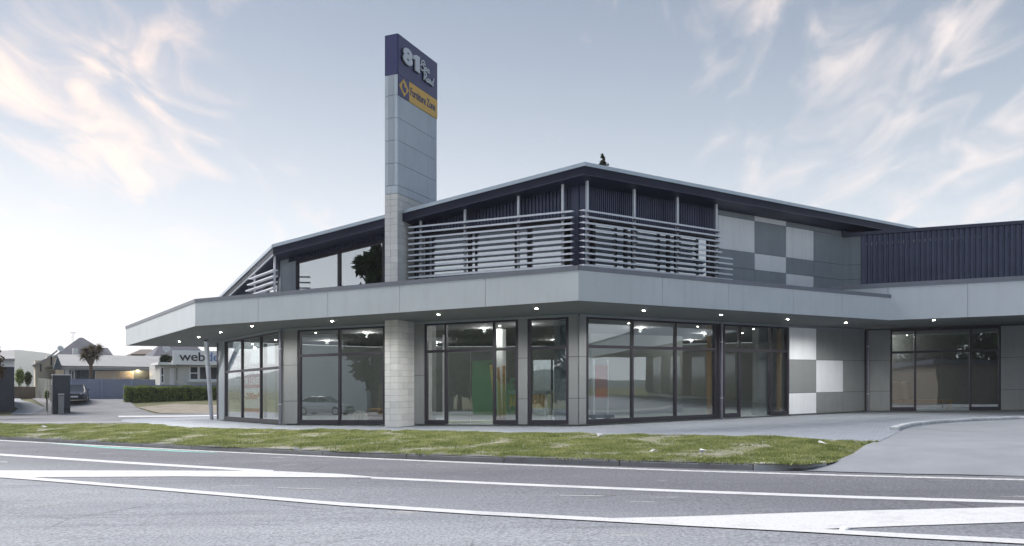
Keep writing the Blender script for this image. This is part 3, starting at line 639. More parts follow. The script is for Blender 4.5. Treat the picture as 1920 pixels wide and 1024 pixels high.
text_on('Furniture Zone', on(TS, .028), sa(769.5), sa(816), 10.66, 10.93, 'shop_name', 'navy', sy_, bold=.015, depth=.008, spacing=.97)
cxm = (0.02 + sx) / 2
build('emblem', poly_on(TS, [(cxm - .30, 10.77), (cxm, 10.49), (cxm + .30, 10.77), (cxm, 11.06)], .026, .032), 'yellow', sd_)
build('emblem_mark', poly_on(TS, [(cxm - .13, 10.80), (cxm - .11, 10.70), (cxm + .02, 10.61), (cxm + .13, 10.66), (cxm + .15, 10.80), (cxm + .03, 10.80), (cxm - .01, 10.92), (cxm - .1, 10.9)], .033, .037), 'navy', sd_)

# ------------------------------------------------------------------ ground
def T(x, y):
    s = max(0., min(1., (y - 57.) / 15.)); s = s * s * (3 - 2 * s)
    near = -.44 + gz(x); z = near + (.20 - near) * s
    r = math.hypot(x, y)
    if r > 500:
        az = math.atan2(x, y); k = min(1., (r - 500) / 1500)
        z += k * k * (34 + 40 * noise.noise((math.cos(az) * 3.1, math.sin(az) * 3.1, 1.7)) + 22 * noise.noise((math.cos(az) * 11, math.sin(az) * 11, 5)) + 22 * math.exp(-((az + .525) / .06) ** 2) + 6 * noise.noise((math.cos(az) * 40, math.sin(az) * 40, 2)))
    return z
ang = [k * 2 * math.pi / 540 for k in range(540)]; rad = [0, 4, 8, 12, 16, 20, 24, 28, 32, 36, 40, 45, 50, 55, 58, 61, 64, 67, 70, 74, 80, 90, 110, 150, 220, 350, 500, 700, 900, 1200, 1500, 1800, 2000, 2300]
v = [(0, 0, T(0, 0))]; f = []
for r in rad[1:]: v += [(r * math.sin(a), r * math.cos(a), T(r * math.sin(a), r * math.cos(a))) for a in ang]
n = len(ang)
for k in range(n): f.append((0, 1 + (k + 1) % n, 1 + k))
for i in range(len(rad) - 2):
    for k in range(n): p = 1 + i * n; f.append((p + k, p + (k + 1) % n, p + n + (k + 1) % n, p + n + k))
mb = MB(); mb.add(v, f)
for i, ff in enumerate(mb.f):
    if math.hypot(*mb.v[ff[0]][:2]) >= 340: mb.mi[i] = 1
setp(build('ground', mb, ['lawn', 'hill'], smooth=True), kind='structure', label='grassy ground reaching away to pale hills')

def sheet(name, pts, h, m, parent=None, kind='structure', thick=0, drape=None):
    import bmesh
    bm = bmesh.new(); vs = [bm.verts.new((x, y, 0)) for x, y in pts]; fc = bm.faces.new(vs)
    bmesh.ops.triangulate(bm, faces=[fc])
    if drape:
        for _ in range(6):
            e = [e for e in bm.edges if e.calc_length() > drape]
            if not e: break
            bmesh.ops.subdivide_edges(bm, edges=e, cuts=1, use_grid_fill=False); bmesh.ops.triangulate(bm, faces=[f for f in bm.faces if len(f.verts) > 3])
    for v_ in bm.verts: v_.co.z = (T(v_.co.x, v_.co.y) + h) if drape else (h + gz(v_.co.x) if not callable(h) else h(v_.co.x, v_.co.y) + gz(v_.co.x))
    bm.normal_update()
    for f_ in bm.faces:
        if f_.normal.z < 0: f_.normal_flip()
    me = bpy.data.meshes.new(name); bm.to_mesh(me); bm.free(); me.materials.append(M[m] if isinstance(m, str) else m); o = bpy.data.objects.new(name, me); COL.objects.link(o)
    if parent: o.parent = parent
    else: o['kind'] = kind
    return o
HR = -.32
def ext(pts, n0, n1):           # carry a line on past both ends of the frame
    a, b = Vector(pts[0]), Vector(pts[1]); c, d = Vector(pts[-2]), Vector(pts[-1])
    return ([tuple(a + (a - b).normalized() * n0)] if n0 else []) + [tuple(p) for p in pts] + ([tuple(d + (d - c).normalized() * n1)] if n1 else [])
gut = [gp(x, y, HR) for x, y in ((0, 823), (200, 832), (400, 842.5), (640, 853), (960, 866), (1280, 877), (1513, 884.5), (1920, 894))]
gutx = ext(gut, 22, 25)
rd = [(p[0] + .7, p[1] + 1.0) for p in gutx]
road = sheet('road', rd + [(45, -12), (20, -30), (-60, -6), (-60, 40)], HR, 'asphalt')
def mark(name, up, lo, m='paint', off=.004, e0=0, e1=0):
    u = [gp(x, y, HR) for x, y in up]; l = [gp(x, y, HR) for x, y in lo]
    return sheet(name, ext(u, e0, e1) + ext(l, e0, e1)[::-1], HR + off, m, road)
def line(name, pts, wpx, **k): return mark(name, [(x, y - wd / 2) for (x, y), wd in zip(pts, wpx)], [(x, y + wd / 2) for (x, y), wd in zip(pts, wpx)], **k)
line('edge_line', [(0, 826), (200, 836.5), (400, 846.7), (640, 857.7), (960, 871.3), (1280, 882.8), (1600, 892.3), (1920, 900)], [1.4, 1.5, 1.7, 2, 2.1, 2.3, 2.5, 2.7], m='paint_worn', e0=12, e1=10)
line('lane_line', [(0, 852.7), (250, 868.7), (513, 884.2)], [3.6, 4, 4.4], off=.004, e0=12)
mark('median_bar', [(0, 882.7), (250, 882.9), (513, 883.8), (640, 889.6), (697, 894.6)], [(0, 896.3), (53, 895.8), (333, 894.2), (600, 895.8), (697, 896.6)], off=.008, e0=6)
line('lane_line', [(0, 894.6), (53, 898), (300, 918), (640, 946.7), (900, 963.5), (1120, 975.3), (1300, 985), (1497, 995), (1700, 1006.5), (1920, 1017.5)], [4, 5, 5.5, 6, 6.3, 6.6, 7, 7.5, 8, 8.6], off=.012, e0=3, e1=3)
line('lane_line', [(695, 896), (960, 908.3), (1280, 921.3), (1600, 932.6), (1920, 941.9)], [3.6, 4, 4.4, 4.8, 5.2], off=.004, e1=8)
mark('median_bar', [(1115, 973.5), (1280, 969.8), (1600, 959), (1920, 951.5)], [(1115, 975.5), (1280, 984), (1497, 995), (1703, 987), (1920, 980)], off=.008, e1=5)
mark('worn_green_patch', [(85, 830.6), (200, 836.5 + 1.6), (330, 844.8), (408, 849)], [(85, 831.2), (200, 840.6), (330, 846.9), (408, 849.6)], m='teal', off=.004)
for (xa, xb, ya, yb_) in ((-5, 14, 866, 866.6), (1050, 1130, 929, 930.4), (520, 610, 915, 917.5)): mark('faded_line', [(xa, ya - .5), (xb, yb_ - .5)], [(xa, ya + .9), (xb, yb_ + .9)], m=mat('faded_paint', (.42, .42, .43), .7, .2, 6), off=.004)
p = gp(1585, 994, HR); stud = MB()
for i in range(4):
    for k in range(12): pass
def lathe(mb, cx_, cy_, prof, n=14, m=0):
    v = [(cx_ + r * math.cos(k * 2 * math.pi / n), cy_ + r * math.sin(k * 2 * math.pi / n), z) for r, z in prof for k in range(n)]
    f = [(i * n + k, i * n + (k + 1) % n, (i + 1) * n + (k + 1) % n, (i + 1) * n + k) for i in range(len(prof) - 1) for k in range(n)]
    f.append(tuple(range((len(prof) - 1) * n, len(prof) * n))); mb.add(v, f, m)
zr = HR + gz(p[0]); lathe(stud, p[0], p[1], [(.055, zr), (.05, zr + .018), (.035, zr + .03), (.012, zr + .035)])
setp(build('road_stud', stud, 'white', smooth=True, origin=(p[0], p[1], zr)), 'small white ceramic road stud on the wide white median bar', 'road stud')

# kerb along the verge
HK = -.2
kl = [gp(x, y, HK) for x, y in ((0, 817.3), (200, 827), (400, 836.5), (640, 846), (960, 856.5), (1280, 865), (1413, 868.5))]
kx = ext(kl, 22, 0)
def resample(pts, step=None, n=None):
    P_ = [Vector(p) for p in pts]; ln = [0]
    for i in range(1, len(P_)): ln.append(ln[-1] + (P_[i] - P_[i - 1]).length)
    n = n or max(2, int(ln[-1] / step) + 1); o = []
    for k in range(n):
        s = ln[-1] * k / (n - 1); i = 0
        while i < len(P_) - 2 and ln[i + 1] < s: i += 1
        u = (s - ln[i]) / max(1e-9, ln[i + 1] - ln[i]); o.append(P_[i].lerp(P_[i + 1], u))
    return o
def kerb(name, pts, hb, ht, m, length, wd=.17, lab=None, dropend=False):
    root = empty(name, (pts[0][0], pts[0][1], hb + gz(pts[0][0])), lab, None, kind='structure')
    q = resample(pts, step=length)
    for i in range(len(q) - 1):
        W = Wall(q[i], q[i + 1]); jo = random.uniform(-.008, .008); a0, a1 = .008, W.len - .008
        t0 = ht + jo; t1 = ht + jo
        if dropend and i == len(q) - 2: t1 = hb + .03
        v = []
        for aa, tt in ((a0, t0), (a1, t1)):
            for dd, hh in ((-wd, hb - .05), (.03, hb - .05), (.012, tt - .035), (-.02, tt), (-wd, tt)):
                p = W.pt(aa, dd); v.append((p.x, p.y, hh + gz(p.x)))
        mb = MB(); mb.add(v, [(k, (k + 1) % 5, 5 + (k + 1) % 5, 5 + k) for k in range(5)] + [(4, 3, 2, 1, 0), (5, 6, 7, 8, 9)])
        build('kerb_stone', mb, m, root)
    return root
kerb('kerb', kx, HR, HK, 'kerbc', 2.3, lab='dark weathered kerb between road and grass verge')
kerb('crossing_kerb', [gp(1413, 868.6, HK), gp(1467, 870.7, -.205), gp(1513, 870.2, -.2), gp(1550, 865.5, -.19)], HR, -.195, 'kerbp', 1.0, lab='pale kerb edging the end of the verge at the driveway', wd=.12)
# verge
HU = -.045
up = [gp(x, y, HU) for x, y in ((-420, 792), (0, 794.5), (275, 794.8), (337, 801), (425, 804), (640, 806.7), (960, 811.5), (1280, 816), (1480, 821), (1647, 828))]
lowc = [tuple(p) for p in kx] + [gp(1467, 870.5, -.21), gp(1513, 869.8, -.20), gp(1563, 862, -.17), gp(1600, 850, -.12), gp(1647, 828.4, HU)]
NU, NV = 170, 16
U_ = resample(up, n=NU); L_ = resample(lowc, n=NU)
def vh(pt_, v): return (HK - .012) + (HU - HK + .012) * v + .03 * math.sin(v * 3.14) * (.4 + noise.noise((pt_.x * .5, pt_.y * .5, 0)))
VP = []
v = []; f = []
for i in range(NU):
    for j in range(NV + 1):
        q = L_[i].lerp(U_[i], j / NV); v.append((q.x, q.y, vh(q, j / NV) + gz(q.x) + .02 * noise.noise((q.x * 2, q.y * 2, 3))))
for i in range(NU - 1):
    for j in range(NV): k = i * (NV + 1) + j; f.append((k, k + NV + 1, k + NV + 2, k + 1))
mb = MB(); mb.add(v, f); setp(build('verge', mb, 'soil', smooth=True), kind='structure', label='roadside strip of soil under the grass')
# grass on the verge
def grass(name, sample, n, hgt, m, nb=3):
    vs = np.zeros((n * nb * 3, 3)); c = 0
    for _ in range(n):
        x, y, z, dn = sample()
        for b_ in range(nb):
            a = random.uniform(0, 6.283); hh = hgt * random.uniform(.4, 1.15) * dn; wd = random.uniform(.008, .016); lean = random.uniform(.2, .9) * hh; a2 = random.uniform(0, 6.283)
            xx = x + random.uniform(-.03, .03); yy = y + random.uniform(-.03, .03)
            vs[c] = (xx - wd * math.cos(a), yy - wd * math.sin(a), z - .01); vs[c + 1] = (xx + wd * math.cos(a), yy + wd * math.sin(a), z - .01); vs[c + 2] = (xx + lean * math.cos(a2), yy + lean * math.sin(a2), z + hh); c += 3
    me = bpy.data.meshes.new(name); me.vertices.add(c); me.vertices.foreach_set('co', vs[:c].ravel()); me.loops.add(c); me.loops.foreach_set('vertex_index', np.arange(c, dtype=np.int32)); me.polygons.add(c // 3); me.polygons.foreach_set('loop_start', np.arange(0, c, 3, dtype=np.int32)); me.update(calc_edges=True); me.validate()
    me.materials.append(m); o = bpy.data.objects.new(name, me); COL.objects.link(o); o['kind'] = 'stuff'; return o
M['grass'] = leafmat('grass_blade', (.11, .17, .045), (.50, .51, .24), 1.7, .35)
wts = np.array([(U_[i] - L_[i]).length * ((U_[min(i + 1, NU - 1)] - U_[max(i - 1, 0)]).length + (L_[min(i + 1, NU - 1)] - L_[max(i - 1, 0)]).length) / (30 + L_[i].y ** 1.2) for i in range(NU)]); wts[U_[0].x > 1e9] = 0
vis = np.array([1. if (L_[i].x / max(L_[i].y, 1) > -.75) else .05 for i in range(NU)]); wts = np.cumsum(wts * vis); wts /= wts[-1]
def sv():
    while True:
        i = min(NU - 2, int(np.searchsorted(wts, random.random()))); u = random.random(); vv = random.random()
        a = L_[i].lerp(L_[i + 1], u); b = U_[i].lerp(U_[i + 1], u); q = a.lerp(b, vv)
        dn = .40 + 1.1 * noise.noise((q.x * .8, q.y * .8, 9.)) + .6 * noise.noise((q.x * 2.5, q.y * 2.5, 4.)) + .25
        if abs(vv - .9) > .07: dn += 0
        if random.random() < dn: return q.x, q.y, vh(q, vv) + gz(q.x) + .02 * noise.noise((q.x * 2, q.y * 2, 3)), max(.45, min(1.25, dn))
setp(grass('grass', sv, 130000, .05, M['grass']), label='patchy cut grass growing along the roadside verge')
# daisies and scraps
fl = MB()
for _ in range(150):
    x, y, z, dn = sv(); r = random.uniform(.012, .025); zz = z + random.uniform(.04, .08); disc(fl, x, y, zz, r, 6); fl.tube((x, y, z), (x, y, zz - .003), .003, n=4)
setp(build('daisies', fl, 'white'), label='tiny white daisies scattered through the verge grass', kind='stuff')
for px, py, lab in ((82, 803, 'crumpled white paper scrap on the grass at far left'), (554, 847.5, 'bent white scrap lying against the kerb below the canopy post'), (1128, 820.5, 'white scrap of litter at the top of the verge'), (1318, 854, 'white scrap of litter low on the dry verge patch'), (1225, 851, 'pale scrap on the grass left of the dry patch'), (1538, 837, 'white scrap of litter near the driveway end of the verge')):
    x, y = gp(px, py, -.1); z = -.09 + gz(x); mb = MB(); s_ = .11
    g_ = [(random.uniform(-s_, s_), random.uniform(-s_, s_), random.uniform(.02, .11)) for _ in range(7)]; g_ = [(x + a, y + b, z + c) for a, b, c in g_]
    mb.add(g_, [(0, 1, 2), (0, 2, 3), (0, 3, 4), (1, 4, 5), (2, 5, 6), (3, 6, 1)]); setp(build('litter', mb, 'white', origin=(x, y, z)), lab, 'litter', 'litter along the verge')

# footpath, driveway, side road
HF = -.05
apron = [gp(1647, 828, HF), gp(1685, 810, HF), gp(1697, 803, HF), gp(1773, 791.7, HF), gp(1850, 787.5, HF), gp(1920, 785, HF)]
fp = up[2:] + apron[1:] + [(36, 22), (36, 36), (14, 42), (-11, 42), (-17.5, 41), gp(232, 786, HF), gp(225, 790.5, HF)]
sheet('footpath', fp, HF, 'paver')
dr = [gp(x, y, -.2) for x, y in ()]
drv_low = [gp(1413, 869.5, HR), gp(1513, 884, HR), gp(1700, 889.5, HR), gp(1920, 893.5, HR)] + [tuple(gutx[-1])]
drv_up = [gp(1425, 866, -.21), gp(1467, 868.5, -.21), gp(1513, 868, -.2), gp(1563, 860.5, -.17), gp(1600, 848.5, -.12), gp(1645, 827, -.06), gp(1680, 803, -.06), gp(1773, 789.5, -.06), gp(1920, 782, -.06), (44, 19)]
def hdrv(x, y):
    best = min((Vector((x, y)) - q).length for q in DQ); return min(-.056, HR + .004 + .125 * min(best, .9) + .10 * max(0, best - .9))
DQ = resample(drv_low, n=160)
import bmesh
def drive():
    pts = drv_low + drv_up[::-1]
    o = sheet('driveway', pts, 0.0, 'concrete')
    bm = bmesh.new(); bm.from_mesh(o.data)
    for _ in range(6):
        e = [e for e in bm.edges if e.calc_length() > 1.2]
        if not e: break
        bmesh.ops.subdivide_edges(bm, edges=e, cuts=1); bmesh.ops.triangulate(bm, faces=[f for f in bm.faces if len(f.verts) > 3])
    for v_ in bm.verts: v_.co.z = hdrv(v_.co.x, v_.co.y) + gz(v_.co.x)
    bm.to_mesh(o.data); bm.free(); o.data.polygons.foreach_set('use_smooth', [True] * len(o.data.polygons)); return o
dway = drive(); dway['label'] = 'pale concrete driveway crossing the footpath'
def groove(a, b):
    q = [Vector(a).lerp(Vector(b), k / 14) for k in range(15)]; mb = MB(); u = (Vector(b) - Vector(a)).normalized(); nn = Vector((-u.y, u.x)) * .007; v = []
    for p in q: v += [(p.x + nn.x, p.y + nn.y, hdrv(p.x, p.y) + gz(p.x) + .006), (p.x - nn.x, p.y - nn.y, hdrv(p.x, p.y) + gz(p.x) + .006)]
    mb.add(v, [(2 * k, 2 * k + 1, 2 * k + 3, 2 * k + 2) for k in range(14)]); build('joint', mb, 'kerbc', dway)
groove(gp(1690, 812.5, -.09), gp(2050, 813.5, -.09))
kerb('island_kerb', [gp(x, y, -.1) for x, y in ((1684, 811), (1700, 804.5), (1735, 799), (1773, 795.5), (1850, 791.2), (1920, 788.5), (2100, 786))], -.13, .03, 'kerbp', 1.0, wd=.2, lab='pale chipped kerb curving beside the driveway')
sheet('concrete_strip', [gp(-60, 795, HF), gp(225, 792.2, HF), gp(225, 790.2, HF), gp(-60, 792.5, HF)], HF + .003, 'concrete')
sheet('side_road', [(-75, 47.5), (-16, 42.5), (10, 46), (10, 60), (-75, 60.0)], .055, 'asphalt2', drape=3.)
def bgp(px, py):     # where the far ground meets a line of sight
    y = 40.
    while y < 130:
        x = (px - CX) / F * y
        if T(x, y) >= ZC + (HY - py) * y / F: return (x, y)
        y += .1
    return ((px - CX) / F * 130, 130.)
sheet('pale_forecourt', [bgp(222, 783.6), bgp(330, 783.2), bgp(430, 781.8), bgp(430, 779.4), bgp(330, 780.8), bgp(222, 781.4)], .062, 'paint', drape=4.)
sheet('car_park', [bgp(60, 779), bgp(300, 779), bgp(255, 765), bgp(236, 750), bgp(136, 747.5), bgp(128, 757), bgp(100, 757), bgp(88, 748), bgp(68, 740), bgp(54, 739), bgp(62, 750), bgp(85, 766)], .05, 'asphalt2', drape=2.5)
sheet('gravel_drive', [bgp(20, 779), bgp(60, 779), bgp(85, 766), bgp(62, 757), bgp(40, 752), bgp(28, 742), bgp(26, 738), bgp(0, 738), bgp(0, 750), bgp(16, 758), bgp(34, 768)], .06, 'concrete', drape=2.5)
sheet('dirt_patch', [bgp(258, 765), bgp(300, 776), bgp(440, 776), bgp(440, 762), bgp(330, 758)], .05, 'dirt', drape=2.5)

# ------------------------------------------------------------------ things inside the shop
def ig(x, y): return gz(x)
def thing_boxes(name, label, cat, loc, parts, group=None, rot=0):
    r = empty(name, loc, label, cat, group); c, s = math.cos(rot), math.sin(rot)
    for nm, m_, bx in parts:
        mb = MB()
        for b_ in bx: mb.box(*b_)
        mb.v = [(loc[0] + x * c - y * s, loc[1] + x * s + y * c, loc[2] + z) for x, y, z in mb.v]; build(nm, mb, m_, r)
    return r
angA = math.atan2(WA.u.y, WA.u.x); angB = math.atan2(WB.u.y, WB.u.x)
p = WA.pt(WA.a(686), -2.2); r = thing_boxes('timber_stack', 'low stack of brown floorboards on the shop floor behind the front window', 'timber', (p.x, p.y, ig(p.x, 0)), [('board', 'timber' if k % 2 else 'wood_dark', [(-1.1 + random.uniform(-.1, .1), 1.1, -.4, .35, .02 + k * .075, .085 + k * .075)]) for k in range(6)], rot=angA)
for k, px in enumerate((626, 634)):
    p = WA.pt(WA.a(px), -1.5); z = ig(p.x, 0); o = empty('cable_drum', (p.x, p.y, z), ('left' if k == 0 else 'right') + ' of two cream hoops of pipe standing inside the window', 'pipe coil', 'pipe coils in the window')
    mb = MB(); prev_ = None
    for q in range(9):
        a = math.pi * q / 8; cur = (p.x + .17 * math.cos(a) * WA.u.x, p.y + .17 * math.cos(a) * WA.u.y, z + .12 + .26 * math.sin(a))
        if prev_: mb.tube(prev_, cur, .05, n=8)
        prev_ = cur
    mb.tube((p.x + .17 * WA.u.x, p.y + .17 * WA.u.y, z), (p.x + .17 * WA.u.x, p.y + .17 * WA.u.y, z + .12), .05, n=8); mb.tube((p.x - .17 * WA.u.x, p.y - .17 * WA.u.y, z), (p.x - .17 * WA.u.x, p.y - .17 * WA.u.y, z + .12), .05, n=8)
    o.name = 'pipe_coil'; build('coil', mb, 'cream', o)
pl = [(856, .35, 2.0), (862, .18, 1.9), (867, .05, 1.95)]
for k, (px, lean, ln) in enumerate(pl):
    p = WA.pt(WA.a(px), -3.2 - .1 * k); q = WA.pt(WA.a(px) - lean, -3.5); z = ig(p.x, 0)
    mb = MB(); d_ = WA.u * .05; v = []
    for P_, zz in ((p, z), (q, z + ln)):
        for sx_, sy_2 in ((-1, 0), (1, 0), (1, 1), (-1, 1)): v.append((P_.x + d_.x * sx_ - WA.n.x * .03 * sy_2, P_.y + d_.y * sx_ - WA.n.y * .03 * sy_2, zz))
    mb.hexa(v); setp(build('timber_plank', mb, 'timber', origin=(p.x, p.y, z)), ('most slanted', 'middle', 'most upright')[k] + ' of three bare planks leaning inside the open entrance', 'plank', 'planks leaning inside the entrance')
p = WA.pt(WA.a(848), -3.9); thing_boxes('white_column', 'white square column just inside the open entrance door', 'column', (p.x, p.y, ig(p.x, 0)), [('shaft', 'white', [(-.16, .16, -.16, .16, .08, 3.3)]), ('base', 'panel_dark', [(-.18, .18, -.18, .18, 0, .08)])], rot=angA)
p = WA.pt(WA.a(905), -4.2); z = ig(p.x, 0)
thing_boxes('trestle_bench', 'brown slatted bench on chrome legs inside the entrance', 'bench', (p.x, p.y, z), [('top', 'panel_mid', [(-.75, .75, -.35, .35, .92, 1.05)])] + [('slat', 'timber', [(-.7 + k * .16, -.6 + k * .16, -.33, -.30, .45, .91)]) for k in range(9)] + [('leg', 'steel', [(x_ - .02, x_ + .02, y_ - .02, y_ + .02, 0, .92)]) for x_ in (-.7, .7) for y_ in (-.3, .3)], rot=angA)
for k, (px, dd, hgt) in enumerate(((667, -4.5, 3.3), (692, -5.5, 3.3))):
    p = WA.pt(WA.a(px), dd); thing_boxes('steel_prop', ('left' if k == 0 else 'right') + ' slim white prop standing on the shop floor behind the front window', 'prop', (p.x, p.y, ig(p.x, 0)), [('shaft', 'white', [(-.045, .045, -.045, .045, .02, hgt)]), ('foot', 'steel', [(-.1, .1, -.1, .1, 0, .02)])], 'props behind the front window', angA)
# partitions
part('partition', MB().wq(Wall((3.2, 33.5), (9.5, 37.5)), 0, 5.0, 0.0, H, -.1, 0), 'plaster'); part('partition', MB().wq(Wall((15.5, 38.0), (26., 34.)), 0, 9.8, 0.0, H, -.1, 0), 'plaster')
part('partition', MB().wq(Wall((10.6, 34.6), (14.0, 39.)), 0, 5.0, 0.0, H, -.1, 0), 'plaster')
part('inner_column', MB().wq(WB, WB.a(1120), WB.a(1134), 0.0, H, -2.1, -1.8), 'panel_mid')
part('inner_column', MB().wq(WB, WB.a(1448), WB.a(1472), 0.0, H, -.9, -.6), 'panel_dark')
for px, W in ((1339, WB), (1470, WB)): part('timber_lining', MB().wq(W, W.a(px) - .03, W.a(px) + .03, .12, 3.2, -.3, -.14), 'timber')
p = WB.pt(WB.a(1228), -2.6); thing_boxes('red_trolley', 'red wheeled stand behind the large right hand window', 'trolley', (p.x, p.y, ig(p.x, 0)), [('back_board', 'red', [(-.28, .28, -.03, .03, .75, 1.9)]), ('frame', 'steel', [(-.34, -.30, -.03, .03, .1, 2.1), (.30, .34, -.03, .03, .1, 2.1)]), ('base', 'black', [(-.4, .4, -.25, .25, .06, .16)]), ('wheel', 'rubber', [(-.36, -.30, -.1, .1, 0, .12)]), ('wheel', 'rubber', [(.30, .36, -.1, .1, 0, .12)])], rot=angB)
for k, (px, wpx) in enumerate(((1687, .30), (1706, .24))):
    p = WC.pt(WC.a(px), -1.9); mb = MB(); z = ig(p.x, 0); lathe(mb, p.x, p.y, [(wpx * .8, z + .42), (wpx, z + .55), (wpx * .95, z + .9), (wpx * .8, z + 1.12), (wpx * .45, z + 1.2)], 10)
    setp(build('sack', mb, 'cream', smooth=True, origin=(p.x, p.y, z + .42)), ('wide' if k == 0 else 'narrow') + ' cream sack on the platform inside the right wing door', 'sack', 'sacks in the right wing')
p = WC.pt(WC.a(1715), -1.9); thing_boxes('platform', 'low timber platform inside the right wing door', 'platform', (p.x, p.y, ig(p.x, 0)), [('deck', 'timber', [(-1.2, 1.6, -.5, .5, .34, .41)])] + [('leg', 'timber', [(x_ - .05, x_ + .05, y_ - .05, y_ + .05, 0, .34)]) for x_ in (-1.1, 1.5) for y_ in (-.42, .42)], rot=math.atan2(WC.u.y, WC.u.x))
# lease board
p0 = WD.pt(WD.a(455), -.35); WL = Wall(WD.pt(WD.a(452, -.25), -.25), WD.pt(WD.a(488, -.25), -.25)); lb = empty('lease_board', (*WL.pt(0).to_tuple(), gz(WL.pt(0).x)), 'white and red for lease board standing inside the side window', 'sign board')
ll = WL.len
build('board', MB().wq(WL, 0, ll, .35, 1.85, -.03, 0), 'white', lb); build('red_band', MB().wq(WL, 0, ll, 1.3, 1.85, 0, .006), 'red', lb); build('red_band', MB().wq(WL, 0, ll, .35, .5, 0, .006), 'red', lb)
build('leg', MB().wq(WL, .1, .16, 0, .35, -.03, 0), 'timber', lb); build('leg', MB().wq(WL, ll - .16, ll - .1, 0, .35, -.03, 0), 'timber', lb)
text_on('FOR LEASE', on(WL, .007), .08, ll - .08, 1.42, 1.72, 'lettering', 'white', lb, bold=.03, depth=.006); text_on('0-200m²', on(WL, .002), .12, ll - .1, .85, 1.12, 'lettering', 'red', lb, bold=.03, depth=.006)

# ------------------------------------------------------------------ the neighbours on the left
TH_ = R(31); BX = Vector((math.cos(TH_), math.sin(TH_))); BQ = Vector((-math.sin(TH_), math.cos(TH_))); KQ = 1.108
Tw, build_w, empty_w, at_w = T, build, empty, at
def conv(p): q = BX * p[0] + BQ * (p[1] * KQ); return (q.x, q.y) + tuple(p[2:3])
def at(px, py, Y):
    r = Vector(((px - CX) / F, 1.)); s_ = Y * KQ / r.dot(BQ); return (s_ * r.dot(BX), Y, ZC + (HY - py) * s_ / F)
def T(x, y): return Tw(*conv((x, y)))
def build(name, mb, mats, parent=None, smooth=False, origin=None):
    mb.v = [conv(v_) for v_ in mb.v]; return build_w(name, mb, mats, parent, smooth, origin)
def empty(name, loc, *a, **k): return empty_w(name, conv(loc), *a, **k)
def bz(x, y): return T(x, y) + .03
def wallbox(mb, px0, px1, ytop, Y, depth, zb=None, m=0):
    x0 = at(px0, ytop, Y)[0]; x1 = at(px1, ytop, Y)[0]; zt_ = at((max(px0, 0) + min(px1, 410)) / 2, ytop, Y)[2]; z0 = (T((x0 + x1) / 2, Y) - .3) if zb is None else zb
    mb.box(x0, x1, Y, Y + depth, z0, zt_, m); return mb
def fbox(px0, px1, py0, py1, Y, d0, d1):      # flat piece on a frontal plane, from d0 to d1 in front of it
    x0 = at(px0, py0, Y)[0]; x1 = at(px1, py1, Y)[0]; pm_ = (max(px0, 0) + min(px1, 410)) / 2; z1 = at(pm_, py0, Y)[2]; z0 = at(pm_, py1, Y)[2]; return MB().box(x0, x1, Y - d1, Y - d0, z0, z1)
def house_window(par, px0, px1, py0, py1, Y, fm='white', bars=()):
    f_ = MB(); x0, _, z1 = at(px0, py0, Y); x1, _, z0 = at(px1, py1, Y); t = .09
    f_.box(x0, x1, Y - .07, Y - .0, z1 - t, z1); f_.box(x0, x1, Y - .09, Y - .0, z0, z0 + t); f_.box(x0, x0 + t, Y - .07, Y - .0, z0 + t, z1 - t); f_.box(x1 - t, x1, Y - .07, Y - .0, z0 + t, z1 - t)
    for b_ in bars:
        if b_[0] == 'v': xx = x0 + (x1 - x0) * b_[1]; f_.box(xx - .05, xx + .05, Y - .06, Y, z0 + t, z1 - t)
        else: zz = z0 + (z1 - z0) * b_[1]; xe = x0 + (x1 - x0) * b_[2]; f_.box(x0 + t, xe, Y - .065, Y, zz - .04, zz + .04)
    w_ = build('window', f_, fm, par); build('pane', MB().box(x0 + t, x1 - t, Y - .03, Y - .02, z0 + t, z1 - t), M['hglass'], w_); return w_
# white house with the web sign
Y = 70.; x0 = at(298, 700, Y)[0]; hw = empty('white_house', (x0, Y, bz(x0, Y)), 'low white office house behind the hedge with a big sign on its roof', 'house')
mb = wallbox(MB(), 335, 520, 684, Y, 8); build('wall', mb, 'weatherboard', hw)
mb = wallbox(MB(), 300, 334.9, 685, Y + .8, 6); build('porch_wall', mb, 'weatherboard', hw)
build('porch_roof', fbox(293, 328, 680, 684.5, Y + .6, -3, 1.0), 'white', hw)
build('roof', fbox(328, 522, 680, 685, Y, -8, .5), 'roof_grey', hw)
house_window(hw, 355, 372, 686.5, 713, Y, bars=(('h', .5, 1.0),)); house_window(hw, 372.5, 412, 686.5, 713, Y, bars=(('v', .5),)); house_window(hw, 440, 480, 686.5, 713, Y)
build('window_sill', fbox(352, 415, 713, 717, Y, 0, .18), 'white', hw)
house_window(hw, 300.5, 308, 688, 719, Y + .8, bars=(('h', .5, 1.0),)); house_window(hw, 328.5, 334, 688, 716, Y + .8)
build('door', fbox(318, 327, 690, 722, Y + .8, 0, .05), 'white', hw)
# sign on its roof
Y = 69.3; xs = at(324, 700, Y)[0]; sgn = empty('roof_sign', (xs, Y, at(324, 684, Y)[2]), 'wide white sign board with dark and blue lettering on the white house', 'sign')
build('board', fbox(324, 470, 657.5, 684, Y, -.08, 0), 'lilac', sgn)
for px in (330, 400, 460): build('stay', fbox(px, px + 1.2, 660, 686, Y, -.9, -.1), 'steel', sgn)
def flat(Yp):
    return lambda x, z, d: (x, Yp - d, z)
full, _ = text_mesh('webdesign', .005, 0, .5, .95)
vv, ff_ = text_mesh('web', .005, 0, .5, .95)
tx0 = at(336, 0, Y)[0]; tx1 = at(452, 0, Y)[0]; tz0 = at(390, 682.6, Y)[2]; tz1 = at(390, 661.0, Y)[2]
axf, bxf = min(p[0] for p in full), max(p[0] for p in full); ayf, byf = min(p[1] for p in full), max(p[1] for p in full)
f2v, f2f = text_mesh('webdesign', .005, 0, .5, .95)
